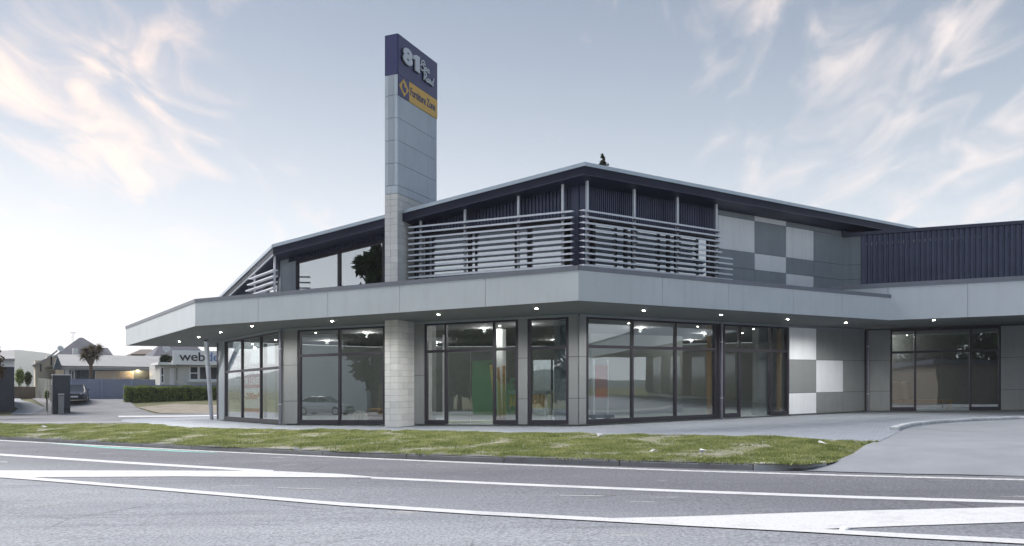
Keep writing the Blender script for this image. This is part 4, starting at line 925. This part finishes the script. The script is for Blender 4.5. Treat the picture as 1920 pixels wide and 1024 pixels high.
wmax = max(p[0] for p in vv)
def sel(pred):
    mb = MB(); fs = [q for q in f2f if pred(sum(f2v[i][0] for i in q) / len(q))]; us = sorted({i for q in fs for i in q}); ix = {u: k for k, u in enumerate(us)}; fs = [tuple(ix[i] for i in q) for q in fs]
    mb.add([(tx0 + (p[0] - axf) / (bxf - axf) * (tx1 - tx0), Y - (p[2] + .5) * .04 - .002, tz0 + (p[1] - ayf) / (byf - ayf) * (tz1 - tz0)) for p in (f2v[u] for u in us)], fs); return mb
build('lettering', sel(lambda x: x <= wmax + .02), 'black', sgn); build('lettering', sel(lambda x: x > wmax + .02), 'blueletter', sgn)
# long low building
Y = 78.; x0 = at(105, 690, Y)[0]; lo = empty('low_building', (x0, Y, bz(x0, Y)), 'long low slate blue building with grey iron roof behind the blue fence', 'building')
build('wall', wallbox(MB(), 131, 330, 688, Y, 9), 'slate_wall', lo)
xa, _, za = at(115, 688, Y - 1); xb = at(335, 688, Y - 1)[0]; zb_ = at(220, 666.5, Y + 5)[2]; mb = MB(); mb.add([(xa, Y - 1, za), (xb, Y - 1, za), (xb, Y + 5, zb_), (at(108, 0, Y + 5)[0], Y + 5, zb_), (xa, Y - 1, za - .25), (xb, Y - 1, za - .25), (xb, Y + 5, zb_ - .25), (at(108, 0, Y + 5)[0], Y + 5, zb_ - .25), (xb, Y + 11, za), (xa, Y + 11, za)], [(0, 1, 2, 3), (4, 7, 6, 5), (0, 4, 5, 1), (1, 5, 6, 2), (3, 7, 4, 0), (3, 2, 8, 9)]); build('roof', mb, 'roof_grey', lo)
build('fascia_board', fbox(115, 335, 687.2, 689, Y - 1.03, -.03, .02), 'shed_dark', lo)
g = MB(); a_ = at(100, 692, Y - 1); b_ = at(118, 692, Y - 1); t_ = at(108, 667, Y - 1); g.add([a_, b_, t_, (a_[0], Y, a_[2]), (b_[0], Y, b_[2]), (t_[0], Y, t_[2])], [(0, 1, 2), (5, 4, 3), (0, 3, 4, 1), (1, 4, 5, 2), (2, 5, 3, 0)]); build('gable', g, 'slate_wall', lo)
for a1_, b1_ in ((178, 213), (213.5, 232), (232.5, 250)):
    w_ = build('window', fbox(a1_, b1_, 696, 712, Y, 0, .08), 'white', lo); build('blind', fbox(a1_ + 1, b1_ - 1, 697.3, 712, Y, .081, .09), 'cream', w_)
house_window(lo, 133, 140, 694, 712, Y); house_window(lo, 141, 152, 694, 712, Y, fm='slate_wall')
d_ = build('door', fbox(280, 297, 696, 716, Y, 0, .06), 'white', lo); build('door_glass', fbox(282.5, 294, 699, 716, Y, .061, .07), 'hglass', d_)
lp = MB(); c_ = at(258.5, 692.5, Y - .35); lathe(lp, c_[0], c_[1], [(.05, c_[2] - .17), (.16, c_[2] - .1), (.19, c_[2]), (.14, c_[2] + .12), (.04, c_[2] + .17)], 12); lm = build('lamp', lp, 'lit_porch', lo, smooth=True)
build('lamp_bracket', fbox(257.8, 259.2, 688, 690.2, Y, 0, .4), 'shed_dark', lo)
plight = bpy.data.lights.new('porch_light', 'POINT'); plight.energy = 25; plight.color = (1, .7, .4); plight.shadow_soft_size = .2; pl_ = bpy.data.objects.new('porch_light', plight); COL.objects.link(pl_); pl_.location = conv((c_[0], c_[1] - .5, c_[2])); pl_.parent = None
# two storey tiled house
def gable_house(name, label, Y, pxl, pxr, eave, ridge, ridgel, ridger, wallm, roofm, depth=9, wall_l=None, wall_r=None):
    x0 = at(pxl, 0, Y)[0]; h_ = empty(name, (x0, Y, bz(x0, Y)), label, 'house')
    build('wall', wallbox(MB(), wall_l or pxl + 2, wall_r or pxr - 2, eave, Y, depth), wallm, h_)
    el = at(pxl, eave, Y - .6); er = at(pxr, eave, Y - .6); rl = at(ridgel, ridge, Y + depth / 2); rr = at(ridger, ridge, Y + depth / 2); bl = (el[0], Y + depth + .6, el[2]); br = (er[0], Y + depth + .6, er[2])
    top = [el, er, rr, rl, br, bl]; mb = MB(); v = top + [(a, b, c - .2) for a, b, c in top]; mb.add(v, [(0, 1, 2, 3), (3, 2, 4, 5), (0, 3, 5), (1, 4, 2), (0, 6, 7, 1), (0, 5, 11, 6), (1, 7, 10, 4), (6, 11, 10, 7)]); build('roof', mb, roofm, h_)
    return h_
th = gable_house('tiled_house', 'two storey house with steep dark tiled roof and aerial behind the low building', 96., 100, 213, 668, 633, 149, 155, 'cream', 'tile_dark', 10)
gm = MB(); 
build('roof_wing', MB().prism([(at(186, 0, 97)[0], 97), (at(214, 0, 97)[0], 97), (at(214, 0, 97)[0], 104), (at(186, 0, 97)[0], 104)], lambda x, y: at(200, 668, 97)[2] - .5, lambda x, y: at(200, 668, 97)[2] + max(0, (y - 97)) * .19), 'tile_dark', th)
ch = build('flue', MB().tube(at(141, 671, 93), at(141, 653, 93), .28, n=10), 'white', th)
an = MB(); an.tube(at(137, 655, 100), at(137, 624, 100), .03, n=6); an.tube(at(131, 624, 100), at(143.5, 624, 100), .025, n=6)
for px in (131.5, 134, 137, 140, 143): an.tube(at(px, 622.5, 100), at(px, 625.5, 100), .02, n=5)
an.tube(at(131, 634, 100), at(136, 630, 100), .02, n=5); an.tube(at(131, 638, 100), at(136, 634, 100), .02, n=5); build('aerial', an, 'steel', th)
def dish(name, label, px, py, Y, r, group=None, parent=None):
    c_ = Vector(at(px, py, Y)); q = Vector((.25, -.9, .25)).normalized(); o_ = empty(name, c_, label, 'satellite dish', group) if not parent else parent
    x_ = q.orthogonal().normalized(); y_ = q.cross(x_); v = []; n_ = 16; rr_ = [.12, .5, .85, 1.0]
    for k in rr_: v += [c_ + (x_ * math.cos(a * 2 * math.pi / n_) + y_ * math.sin(a * 2 * math.pi / n_)) * r * k + q * r * .35 * k * k for a in range(n_)]
    mb = MB(); mb.add(v, [(i * n_ + k, i * n_ + (k + 1) % n_, (i + 1) * n_ + (k + 1) % n_, (i + 1) * n_ + k) for i in range(3) for k in range(n_)] + [tuple(range(n_))])
    build('reflector', mb, 'white', o_, smooth=True); build('mount', MB().tube(c_ - q * .02, c_ + Vector((0, .5, -r * 1.5)), .04, n=6), 'steel', o_); build('feed_arm', MB().tube(c_ + y_ * r * .9, c_ + q * r * 1.1, .02, n=6), 'steel', o_)
dish('satellite_dish', 'round satellite dish on the edge of the cream house roof at left', 113, 654, 90., .32, 'satellite dishes')
# cream house at left, its side running back
Y = 88.; x0 = at(62, 0, Y)[0]; ch_ = empty('cream_house', (x0, Y, bz(x0, Y)), 'cream two storey house with low roof behind the tall pale fence', 'house')
build('wall', wallbox(MB(), 66, 92, 676, Y, 6), 'cream', ch_); build('wall', wallbox(MB(), 88, 104, 668, Y + 1, 6), 'cream', ch_)
mb = MB(); el = at(62, 684, Y - .5); er = at(88, 671, Y - .5); el2 = at(108, 655, Y - .5); mb.add([el, er, el2, (el[0], Y + 7, el[2]), (er[0], Y + 7, er[2]), (el2[0], Y + 7, el2[2])] + [(p_[0], p_[1], p_[2] - .22) for p_ in (el, er, el2)], [(0, 1, 4, 3), (1, 2, 5, 4), (0, 6, 7, 1), (1, 7, 8, 2), (6, 3, 4, 7), (7, 4, 5, 8)]); build('roof', mb, 'roof_grey', ch_)
build('window', fbox(75, 77.5, 683, 697, Y, 0, .06), 'shed_dark', ch_); build('window', fbox(95, 98, 668, 686, Y + 1, 0, .06), 'shed_dark', ch_); build('balcony', fbox(85, 99, 688, 692, Y, 0, 1.2), 'wood_dark', ch_)
# dark roofed house behind the white house
h2 = gable_house('dark_roofed_house', 'house with dark tiled roof showing above the white sign', 92., 286, 388, 668, 646, 300, 366, 'cream', 'tile_dark', 9, 292, 380)
h3 = gable_house('brown_roofed_house', 'distant house with a low brown roof left of the dark tiled roof', 120., 246, 300, 664, 655, 264, 284, 'cream', 'wood_dark', 8)
dish('satellite_dish', 'large white satellite dish in front of the dark tiled roof', 311, 654, 84., .40, 'satellite dishes')
# shed at the left edge
Y = 66.; x0 = at(-40, 0, Y)[0]; sh_ = empty('garden_shed', (x0, Y, bz(x0, Y)), 'charcoal shed with white band and grey roof at the left edge', 'shed')
build('wall', wallbox(MB(), -45, 27, 688, Y, 6), 'shed_dark', sh_); build('white_band', wallbox(MB(), -45, 27.2, 672.5, Y - .02, 6, at(0, 687.8, Y)[2]), 'white', sh_)
mb = MB(); q_ = [at(-46, 672.5, Y - .4), at(28, 672.5, Y - .4), at(26, 657, Y + 3), at(-46, 657, Y + 3)]; q_ = q_ + [(a, b, c - .18) for a, b, c in q_]; mb.add(q_, [(0, 1, 2, 3), (7, 6, 5, 4), (0, 4, 5, 1), (1, 5, 6, 2), (2, 6, 7, 3), (3, 7, 4, 0)]); build('roof', mb, 'roof_grey', sh_)
# fences
def fence(name, label, P_, Q_, hgt, m, step, pm=None, ptop=.0, gap=.012, thick=.03, boardname='board'):
    W = Wall(P_, Q_); z0 = T(*P_); z1 = T(*Q_); r_ = empty(name, (P_[0], P_[1], z0), label, 'fence'); n_ = max(1, round(W.len / step)); st = W.len / n_
    for k in range(n_):
        za = z0 + (z1 - z0) * (k + .5) / n_; a, b = W.pt(k * st + gap / 2), W.pt((k + 1) * st - gap / 2); nn = W.n * thick
        build(boardname, MB().hexa([(a.x + nn.x, a.y + nn.y, za - .1), (b.x + nn.x, b.y + nn.y, za - .1), (b.x, b.y, za - .1), (a.x, a.y, za - .1)] + [(a.x + nn.x, a.y + nn.y, za + hgt), (b.x + nn.x, b.y + nn.y, za + hgt), (b.x, b.y, za + hgt), (a.x, a.y, za + hgt)]), m, r_)
    if pm:
        for k in range(n_ + 1):
            p = W.pt(k * st, .05); zz = z0 + (z1 - z0) * k / n_; build('post', MB().box(p.x - .05, p.x + .05, p.y - .06, p.y + .03, zz - .1, zz + hgt + ptop), pm, r_)
    return r_
def zt_at(py, Y): return ZC + (HY - py) * Y / F
Yb = 73.5; pa_, pb_ = at(133, 0, Yb), at(300, 0, Yb); fence('blue_fence', 'tall blue grey panel fence behind the parked car', pa_[:2], pb_[:2], at(215, 711, Yb)[2] - T(*at(215, 0, Yb)[:2]), 'fence_blue', 2.35, 'fence_rail', .05, boardname='panel')
Yb = 69.2; pa_, pb_ = at(232, 0, Yb), at(430, 0, Yb); fence('low_fence', 'low blue grey fence just behind the clipped hedge', pa_[:2], pb_[:2], at(330, 721, Yb)[2] - T(*at(330, 0, Yb)[:2]), 'fence_blue', 2.6, 'fence_rail', .04, boardname='panel')
pa_, pb_ = at(66, 0, 92), at(103, 0, 67); fence('pale_fence', 'tall pale board fence running back beside the drive', pa_[:2], pb_[:2], 2.15, 'fence_pale', 1.7, 'fence_pale', .05)
pa_, pb_ = at(26, 0, 80), at(66, 0, 84); fence('brown_fence', 'weathered brown paling fence at the end of the drive', pa_[:2], pb_[:2], 1.15, 'wood_dark', .3, None)
# cabinet, letter box, gate
Y = 62.5; x0, _, z1 = at(98.5, 702, Y); x1 = at(132, 0, Y)[0]; z0 = T(x0, Y)
cb = empty('bin_enclosure', ((x0 + x1) / 2, Y, z0), 'dark upright timber enclosure with white top beside the drive', 'enclosure')
nb_ = 6
for k in range(nb_): wd = (x1 - x0) / nb_; build('board', MB().box(x0 + k * wd + .004, x0 + (k + 1) * wd - .004, Y, Y + .04, z0, z1 - .06), 'shed_dark', cb)
build('back', MB().box(x0 + .045, x1 - .045, Y + .06, Y + .1, z0, z1 - .06), 'shed_dark', cb); build('side', MB().box(x1 - .04, x1, Y + .042, Y + 1.1, z0, z1 - .06), 'shed_dark', cb); build('side', MB().box(x0, x0 + .04, Y + .042, Y + 1.1, z0, z1 - .06), 'shed_dark', cb); build('top', MB().box(x0 - .03, x1 + .03, Y - .03, Y + 1.1, z1 - .06, z1), 'white', cb)
xl, xr = at(109.5, 0, Y - .3)[0], at(120, 0, Y - .3)[0]; zl = at(115, 739.5, Y - .3)[2]; lt = empty('letter_box', ((xl + xr) / 2, Y - .3, T(xl, Y)), 'small grey letter box in front of the dark enclosure', 'letter box')
build('body', MB().box(xl, xr, Y - .45, Y - .1, T(xl, Y), zl), 'panel_dark', lt); build('lid', MB().box(xl - .02, xr + .02, Y - .47, Y - .08, zl, zl + .04), 'panel_light', lt); build('slot', MB().box(xl + .07, xr - .07, Y - .456, Y - .451, zl - .13, zl - .08), 'black', lt)
gt = empty('wire_gate', (at(89, 0, Y)[0], Y, T(x0, Y)), 'small pale wire gate left of the dark enclosure', 'gate'); gx0, gx1 = at(89, 0, Y)[0], at(97.5, 0, Y)[0]; gz1 = at(93, 722, Y)[2]; gz0 = T(x0, Y)
build('frame', MB().box(gx0, gx0 + .04, Y, Y + .04, gz0, gz1).box(gx1 - .04, gx1, Y, Y + .04, gz0, gz1).box(gx0 + .04, gx1 - .04, Y, Y + .04, gz1 - .05, gz1), 'fence_pale', gt)
mb = MB()
for k in range(7): zz = gz0 + .1 + (gz1 - gz0 - .2) * k / 6; mb.box(gx0 + .04, gx1 - .04, Y + .01, Y + .03, zz, zz + .015)
build('wire', mb, 'fence_pale', gt)

# ------------------------------------------------------------------ car
def car(name, label, x, y, z, yaw, paint, group=None):
    r_ = empty_w(name, (x, y, z), label, 'car', group); r_.rotation_euler = (0, 0, yaw)
    def bd(nm, mb, m_, par=None, sm=False):
        me = bpy.data.meshes.new(nm); me.from_pydata(mb.v, [], mb.f); me.materials.append(M[m_])
        if sm: me.polygons.foreach_set('use_smooth', [True] * len(me.polygons))
        o_ = bpy.data.objects.new(nm, me); COL.objects.link(o_); o_.parent = par or r_; return o_
    # stations along y (front is -y): y, half width, sill, shoulder
    st = [(-2.2, .62, .38, .55, .62), (-2.12, .78, .24, .60, .70), (-1.8, .84, .20, .64, .80), (-1.0, .86, .18, .68, .92), (-.4, .86, .18, .70, .96), (.6, .86, .18, .72, .97), (1.5, .85, .2, .74, .98), (2.0, .80, .24, .74, .96), (2.2, .68, .36, .66, .88)]
    v = []; f = []
    for yy, hw, zs, zm, zt2 in st: v += [(-hw * .92, yy, zs), (-hw, yy, (zs + zm) / 2), (-hw * .985, yy, zm), (-hw * .86, yy, zt2), (hw * .86, yy, zt2), (hw * .985, yy, zm), (hw, yy, (zs + zm) / 2), (hw * .92, yy, zs)]
    for i in range(len(st) - 1):
        for k in range(8): f.append((i * 8 + k, i * 8 + (k + 1) % 8, (i + 1) * 8 + (k + 1) % 8, (i + 1) * 8 + k))
    f += [tuple(range(8)), tuple(range((len(st) - 1) * 8, len(st) * 8))[::-1]]
    mb = MB(); mb.add(v, f); body = bd('body', mb, paint)
    g = [(-1.0, .70, .90), (-.25, .58, 1.40), (.9, .57, 1.42), (1.75, .68, .95)]
    q = [(-.72, -1.02, .90), (.72, -1.02, .90), (.56, -.25, 1.38), (-.56, -.25, 1.38), (-.55, .9, 1.40), (.55, .9, 1.40), (.70, 1.75, .95), (-.70, 1.75, .95), (-.735, -.2, .93), (.735, -.2, .93), (.735, .9, .95), (-.735, .9, .95)]
    bd('windscreen', MB().add(q, [(0, 1, 2, 3)]), 'hglass'); bd('rear_window', MB().add(q, [(4, 5, 6, 7)]), 'hglass')
    bd('side_window', MB().add(q, [(0, 3, 4, 7, 11, 8)]), 'hglass'); bd('side_window', MB().add(q, [(1, 9, 10, 6, 5, 2)]), 'hglass')
    rf = MB(); rf.hexa([(-.56, -.27, 1.385), (.56, -.27, 1.385), (.55, .92, 1.405), (-.55, .92, 1.405), (-.48, -.15, 1.44), (.48, -.15, 1.44), (.47, .8, 1.45), (-.47, .8, 1.45)]); bd('roof', rf, paint)
    pm = MB()
    for a_, b_ in ((0, 3), (1, 2), (4, 7), (5, 6)): pm.tube(q[a_], q[b_], .035, n=6)
    for s_ in (-1, 1): pm.tube((s_ * .72, .3, .95), (s_ * .565, .3, 1.40), .03, n=6)
    bd('pillars', pm, paint)
    for sx_ in (-1, 1):
        for yy in (-1.35, 1.3):
            w_ = bd('wheel', MB().tube((sx_ * .72, yy, .30), (sx_ * .865, yy, .30), .30, n=20), 'rubber'); bd('rim', MB().tube((sx_ * .86, yy, .30), (sx_ * .875, yy, .30), .19, n=16), 'steel', w_)
        bd('headlight', MB().hexa([(sx_ * .40, -2.20, .56), (sx_ * .70, -2.12, .56), (sx_ * .74, -2.0, .57), (sx_ * .40, -2.05, .57), (sx_ * .40, -2.185, .69), (sx_ * .70, -2.10, .69), (sx_ * .72, -2.0, .70), (sx_ * .40, -2.05, .70)]), 'lamp')
        bd('mirror', MB().box(min(sx_ * .86, sx_ * 1.0), max(sx_ * .86, sx_ * 1.0), -.75, -.62, .95, 1.06), paint)
        bd('tail_light', MB().box(min(sx_ * .5, sx_ * .72), max(sx_ * .5, sx_ * .72), 2.12, 2.22, .66, .82), 'red')
    bd('number_plate', MB().box(-.26, .26, -2.235, -2.205, .40, .52), 'white'); bd('grille', MB().box(-.36, .36, -2.225, -2.19, .57, .67), 'black'); bd('bumper', MB().box(-.72, .72, -2.225, -2.08, .30, .385), 'black')
    return r_
cx_, cy_ = at_w(143, 0, 68)[:2]
car('parked_car', 'dark blue saloon car parked facing the road beside the dark enclosure', cx_, cy_, Tw(cx_, cy_) + .06, R(24), 'car_navy')

# ------------------------------------------------------------------ plants
def leaves(n, sampler, size, flat_=.0, long_=1.5):
    mb = MB(); v = []; f = []
    for k in range(n):
        c_ = sampler(); a = Vector((random.gauss(0, 1), random.gauss(0, 1), random.gauss(0, .7))).normalized(); b = a.orthogonal().normalized(); b = Matrix.Rotation(random.uniform(0, 6.28), 3, a) @ b
        s_ = size * random.uniform(.6, 1.3); c2_ = a.cross(b); i = len(v)
        v += [tuple(c_ - b * s_ * long_), tuple(c_ + c2_ * s_ * .5), tuple(c_ + b * s_ * long_), tuple(c_ - c2_ * s_ * .5)]; f.append((i, i + 1, i + 2, i + 3))
    mb.add(v, f); return mb
def clumps(cx_, cy_, z0, z1, rad, n, prof):
    cl_ = []
    for _ in range(n):
        u = random.random(); z = z0 + (z1 - z0) * u; r_ = rad * prof(u); a = random.uniform(0, 6.28); q = math.sqrt(random.random()) * r_
        cl_.append((Vector((cx_ + q * math.cos(a), cy_ + q * math.sin(a), z)), max(.25, .38 * r_) * random.uniform(.6, 1.2)))
    return cl_
def tree(name, label, x, y, h_, rad, m='leaf', n=2600, z0f=.25, prof=None, nclump=40, size=.16, group=None, trunk_r=None, cat='tree', tip=0):
    z = T(x, y); o_ = empty(name, (x, y, z), label, cat, group); prof = prof or (lambda u: math.sin(math.pi * min(1, .15 + u * .82)) ** .6)
    cl_ = clumps(x, y, z + h_ * z0f, z + h_ * .97, rad, nclump, prof); tr_ = trunk_r or h_ * .018; mb = MB(); mb.tube((x, y, z - .2), (x + .1, y, z + h_ * .45), tr_ * 1.2, tr_ * .8, 9); mb.tube((x + .1, y, z + h_ * .45), (x, y, z + h_ * .9), tr_ * .8, tr_ * .15, 8)
    if tip:
        for _ in range(46):
            dz_ = random.uniform(0, 1) ** .9 * tip; a_ = random.uniform(0, 6.28); q_ = (.06 + .42 * dz_ / 1.6) * random.random() ** .6; c_ = Vector((x + q_ * math.cos(a_), y + q_ * math.sin(a_), z + h_ - dz_ + q_ * .5)); cl_.append((c_, random.uniform(.04, .11))); mb.tube((x, y, c_.z - q_ * .9), c_, .022, .01, 4)
        pass; mb.tube((x, y, z + h_ * .85), (x, y, z + h_ + .1), .08, .02, 6)
    for c_, r_ in cl_[:18]: zz = min(c_.z - .1, z + h_ * .7); mb.tube((x + .05, y, max(z + h_ * .2, zz - abs(c_.x - x) * .6)), c_, tr_ * .35, tr_ * .1, 5)
    build('trunk', mb, 'bark', o_)
    def smp():
        c_, r_ = random.choice(cl_); d_ = Vector((random.gauss(0, 1), random.gauss(0, 1), random.gauss(0, .8))); d_ = d_.normalized() * r_ * random.uniform(.35, 1.05); return c_ + d_
    build('crown', leaves(n, smp, size), m, o_); return o_
# tip of the tall tree behind the roof
x_, _, zt1 = at(1130, 291, 62.); tree('tall_tree', 'tall thin tree whose tip shows above the roof', x_, 62., zt1 - T(x_, 62.), 2.6, 'leaf_dark', 3600, .3, lambda u: max(.15, 1 - u), 90, .11, tip=2.6)
# tree at the left edge
x_ = at(-34, 0, 60.)[0]; tree('edge_tree', 'russet and green tree standing at the left edge', x_, 60., at(-14, 618, 60.)[2] - T(x_, 60), 1.15, 'leaf_red', 3200, .35, None, 46, .09)
# cabbage tree
Y = 75.5; bx, _, _ = at(170.5, 0, Y); zb2 = T(bx, Y); ct = empty('cabbage_tree', (bx, Y, zb2), 'cabbage tree with spiky brownish head in front of the low building', 'tree')
zf = at(170, 686, Y)[2]; mb = MB(); mb.tube((bx, Y, zb2 - .1), (bx, Y, zf), .2, .15, 10)
heads = [(161, 657), (172, 652), (183, 660), (166, 670), (179, 669), (172, 662), (186, 652), (157, 667)]
for px, py in heads: mb.tube((bx, Y, zf), at(px, py, Y + random.uniform(-.6, .6)), .11, .07, 7)
build('trunk', mb, 'bark', ct); mb = MB()
for px, py in heads:
    c_ = Vector(at(px, py, Y + random.uniform(-.6, .6)))
    for k in range(110):
        d_ = Vector((random.gauss(0, 1), random.gauss(0, 1), random.gauss(.15, .9))).normalized(); ln = random.uniform(.4, .78); s_ = d_.orthogonal().normalized() * .035; e_ = c_ + d_ * ln + Vector((0, 0, -.12 * ln)); mb.add([c_ - s_, c_ + s_, e_], [(0, 1, 2)])
build('crown', mb, 'leaf_brown', ct)
# hedge
Y = 67.2; hx0, hx1 = at(233, 0, Y)[0], at(450, 0, Y)[0]; hz0 = T(hx0, Y); hz1 = at(330, 725.5, Y)[2]; hd = empty('hedge', ((hx0 + hx1) / 2, Y, hz0), 'long clipped green hedge in front of the white house', 'hedge')
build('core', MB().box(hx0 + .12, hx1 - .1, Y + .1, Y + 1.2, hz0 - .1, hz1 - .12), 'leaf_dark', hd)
def hs_():
    x = random.uniform(hx0, hx1); top = random.random() < .3
    bump_ = .12 * noise.noise((x * .9, 0, 2.)) + .06 * noise.noise((x * 3, 1., 2.))
    if top: return Vector((x, Y + random.uniform(0, 1.2), hz1 + bump_ + random.uniform(-.06, .05)))
    z = random.uniform(hz0 - .02, hz1); return Vector((x + (random.uniform(-.1, .1)), Y + .1 * noise.noise((x * 1.4, z * 1.4, 4.)) + random.uniform(-.05, .12), z + bump_ * .5))
build('foliage', leaves(11000, hs_, .05), 'leaf_hedge', hd)
def shrub(label, px0, px1, pyt, pyb, Y, m, n=900):
    x0, _, z1 = at(px0, pyt, Y); x1 = at(px1, 0, Y)[0]; z0 = max(T(x0, Y), at(px0, pyb, Y)[2]); o_ = empty('shrub', ((x0 + x1) / 2, Y, T((x0 + x1) / 2, Y)), label, 'shrub'); cx2 = (x0 + x1) / 2; rx = (x1 - x0) / 2
    mb = MB()
    for k in range(6): a = random.uniform(-.6, .6); mb.tube((cx2, Y, T(cx2, Y) - .05), (cx2 + a * rx, Y + random.uniform(-.2, .2), z0 + (z1 - z0) * .6), .03, .012, 5)
    build('stems', mb, 'bark', o_)
    def s1():
        d_ = Vector((random.gauss(0, 1), random.gauss(0, 1), random.gauss(0, 1))).normalized() * random.uniform(.4, 1.05); return Vector((cx2 + d_.x * rx, Y + d_.y * rx * .7, (z0 + z1) / 2 + d_.z * (z1 - z0) / 2))
    build('foliage', leaves(n, s1, .07), m, o_)
shrub('leafy green shrub above the brown fence at the end of the drive', 28, 46, 690, 722, 86., 'leaf_hedge', 1200); shrub('smaller shrub right of the leafy one, beside the cream house', 45, 60, 697, 722, 87., 'leaf', 900); shrub('scrubby bush at the foot of the pale fence', 84, 92, 733, 748, 64.5, 'leaf_hedge', 500); shrub('dark shrub hanging over the left end of the white sign', 298, 323, 664, 684, 77., 'leaf_dark', 900)

T, build, empty, at = Tw, build_w, empty_w, at_w
# ------------------------------------------------------------------ across the road, seen in the glass
def opp_house(name, label, x, y, wx, wy, h_, yaw, wallm, roofm, wins):
    z = T(x, y); o_ = empty(name, (x, y, z), label, 'building'); c, s = math.cos(yaw), math.sin(yaw)
    def tb(nm, m_, bxs, par=None):
        mb = MB()
        for b_ in bxs: mb.box(*b_)
        mb.v = [(x + a * c - b * s, y + a * s + b * c, z + d) for a, b, d in mb.v]; return build(nm, mb, m_, par or o_)
    tb('wall', wallm, [(-wx / 2, wx / 2, 0, wy, -.2, h_)]); tb('roof', roofm, [(-wx / 2 - .4, wx / 2 + .4, -.5, wy + .4, h_ + .002, h_ + .35)])
    for (a0, a1, b0, b1) in wins: w_ = tb('window', 'white', [(a0, a1, -.06, -.001, b0, b1)]); tb('pane', 'hglass', [(a0 + .1, a1 - .1, -.07, -.062, b0 + .1, b1 - .1)], w_)
    return o_
def mirror(W, px, py, Yv):              # the place that shows at this pixel in the glass of a wall
    p = Vector(((px - CX) / F * Yv, Yv)); d = (p - W.P).dot(W.n); q = p - W.n * 2 * d; return q.x, q.y, ZC + (HY - py) * Yv / F
def span(W, pa, pb, Yv):
    a = Vector(mirror(W, pa, 0, Yv)[:2]); b = Vector(mirror(W, pb, 0, Yv)[:2]); m_ = (a + b) / 2; u = a - b; return m_.x, m_.y, u.length, math.atan2(u.y, u.x) + math.pi
x, y, wd, yw = span(WA, 470, 716, 82.)
opp_house('white_shop', 'white two storey shop across the road, reflected in the front window', x, y, wd, 9, 6.9, yw, 'white', 'roof_grey', [(-wd / 2 + 1 + k * wd / 7, -wd / 2 + 1.9 + k * wd / 7, 4.3, 5.6) for k in range(6)] + [(-wd * .4, -wd * .1, .4, 2.6), (0, wd * .3, .4, 2.6)])
x, y, wd, yw = span(WA, 718, 850, 84.); opp_house('dark_shop', 'dark grey shop across the road, reflected beside the blockwork pillar', x, y, wd, 9, 6.6, yw, 'shed_dark', 'roof_grey', [(-2, 2, .5, 2.5)])
x, y, wd, yw = span(WA, 893, 985, 66.); opp_house('green_shop', 'green walled shop across the road, reflected in the entrance glass', x, y, wd, 8, 4.0, yw, 'green', 'shed_dark', [(-wd * .4, -wd * .1, .8, 2.4)])
x, y, wd, yw = span(WC, 1660, 1900, 74.); opp_house('brown_house', 'low brown house across the road, reflected in the right wing', x, y, wd, 9, 3.4, yw, 'wood_dark', 'tile_dark', [(-4, -1.5, .9, 2.4), (1.5, 4, .9, 2.4)])
x, y, _ = mirror(WA, 606, 0, 64.); car('reflected_car', 'silver car parked across the road, reflected in the front window', x, y, T(x, y) + .12, R(60), 'car_silver')
for W, px, Yv, h_, rad_, m_, n_, lab in (
    (WA, 714, 62., 13.2, 2.7, 'leaf_dark', 7000, 'large dark tree across the road, reflected in the upper raking window'), (WA, 568, 76., 8.8, 1.5, 'leaf_dark', 1800, 'pointed small tree across the road, reflected low in the upper window'),
    (WA, 610, 78., 8.2, 2.6, 'leaf', 2200, 'spreading low tree across the road, reflected in the upper window'), (WA, 1030, 54., 9.0, 3.6, 'leaf_dark', 6500, 'broad dark tree across the road, reflected in the narrow front window'),
    (WA, 940, 74., 9.5, 4.0, 'leaf_dark', 5200, 'dark tree behind the green shop across the road'), (WA, 860, 78., 9.5, 4.2, 'leaf_dark', 5200, 'bushy dark tree opposite the showroom entrance'),
    (WC, 1705, 78., 11., 4.5, 'leaf_dark', 5200, 'left of two dark trees across the road behind the brown house'), (WC, 1815, 80., 11., 5., 'leaf_dark', 5200, 'right of two dark trees across the road behind the brown house'),
    ):
    x, y, _ = mirror(W, px, 0, Yv); tree('roadside_tree', lab, x, y, h_, rad_, m_, n_, .18, None, 60, .3, 'trees across the road')

# ------------------------------------------------------------------ the evening air
hz = bpy.data.materials.new('haze'); hz.use_nodes = True; t = hz.node_tree; t.nodes.clear(); o_ = t.nodes.new('ShaderNodeOutputMaterial'); pv = t.nodes.new('ShaderNodeVolumePrincipled')
pv.inputs['Color'].default_value = (.9, .92, .95, 1); pv.inputs['Density'].default_value = .00035; pv.inputs['Anisotropy'].default_value = .3; t.links.new(pv.outputs[0], o_.inputs['Volume'])
setp(build('haze', MB().box(-2400, 2400, -2400, 2400, -6, 150), hz), kind='stuff', label='thin pale evening haze')
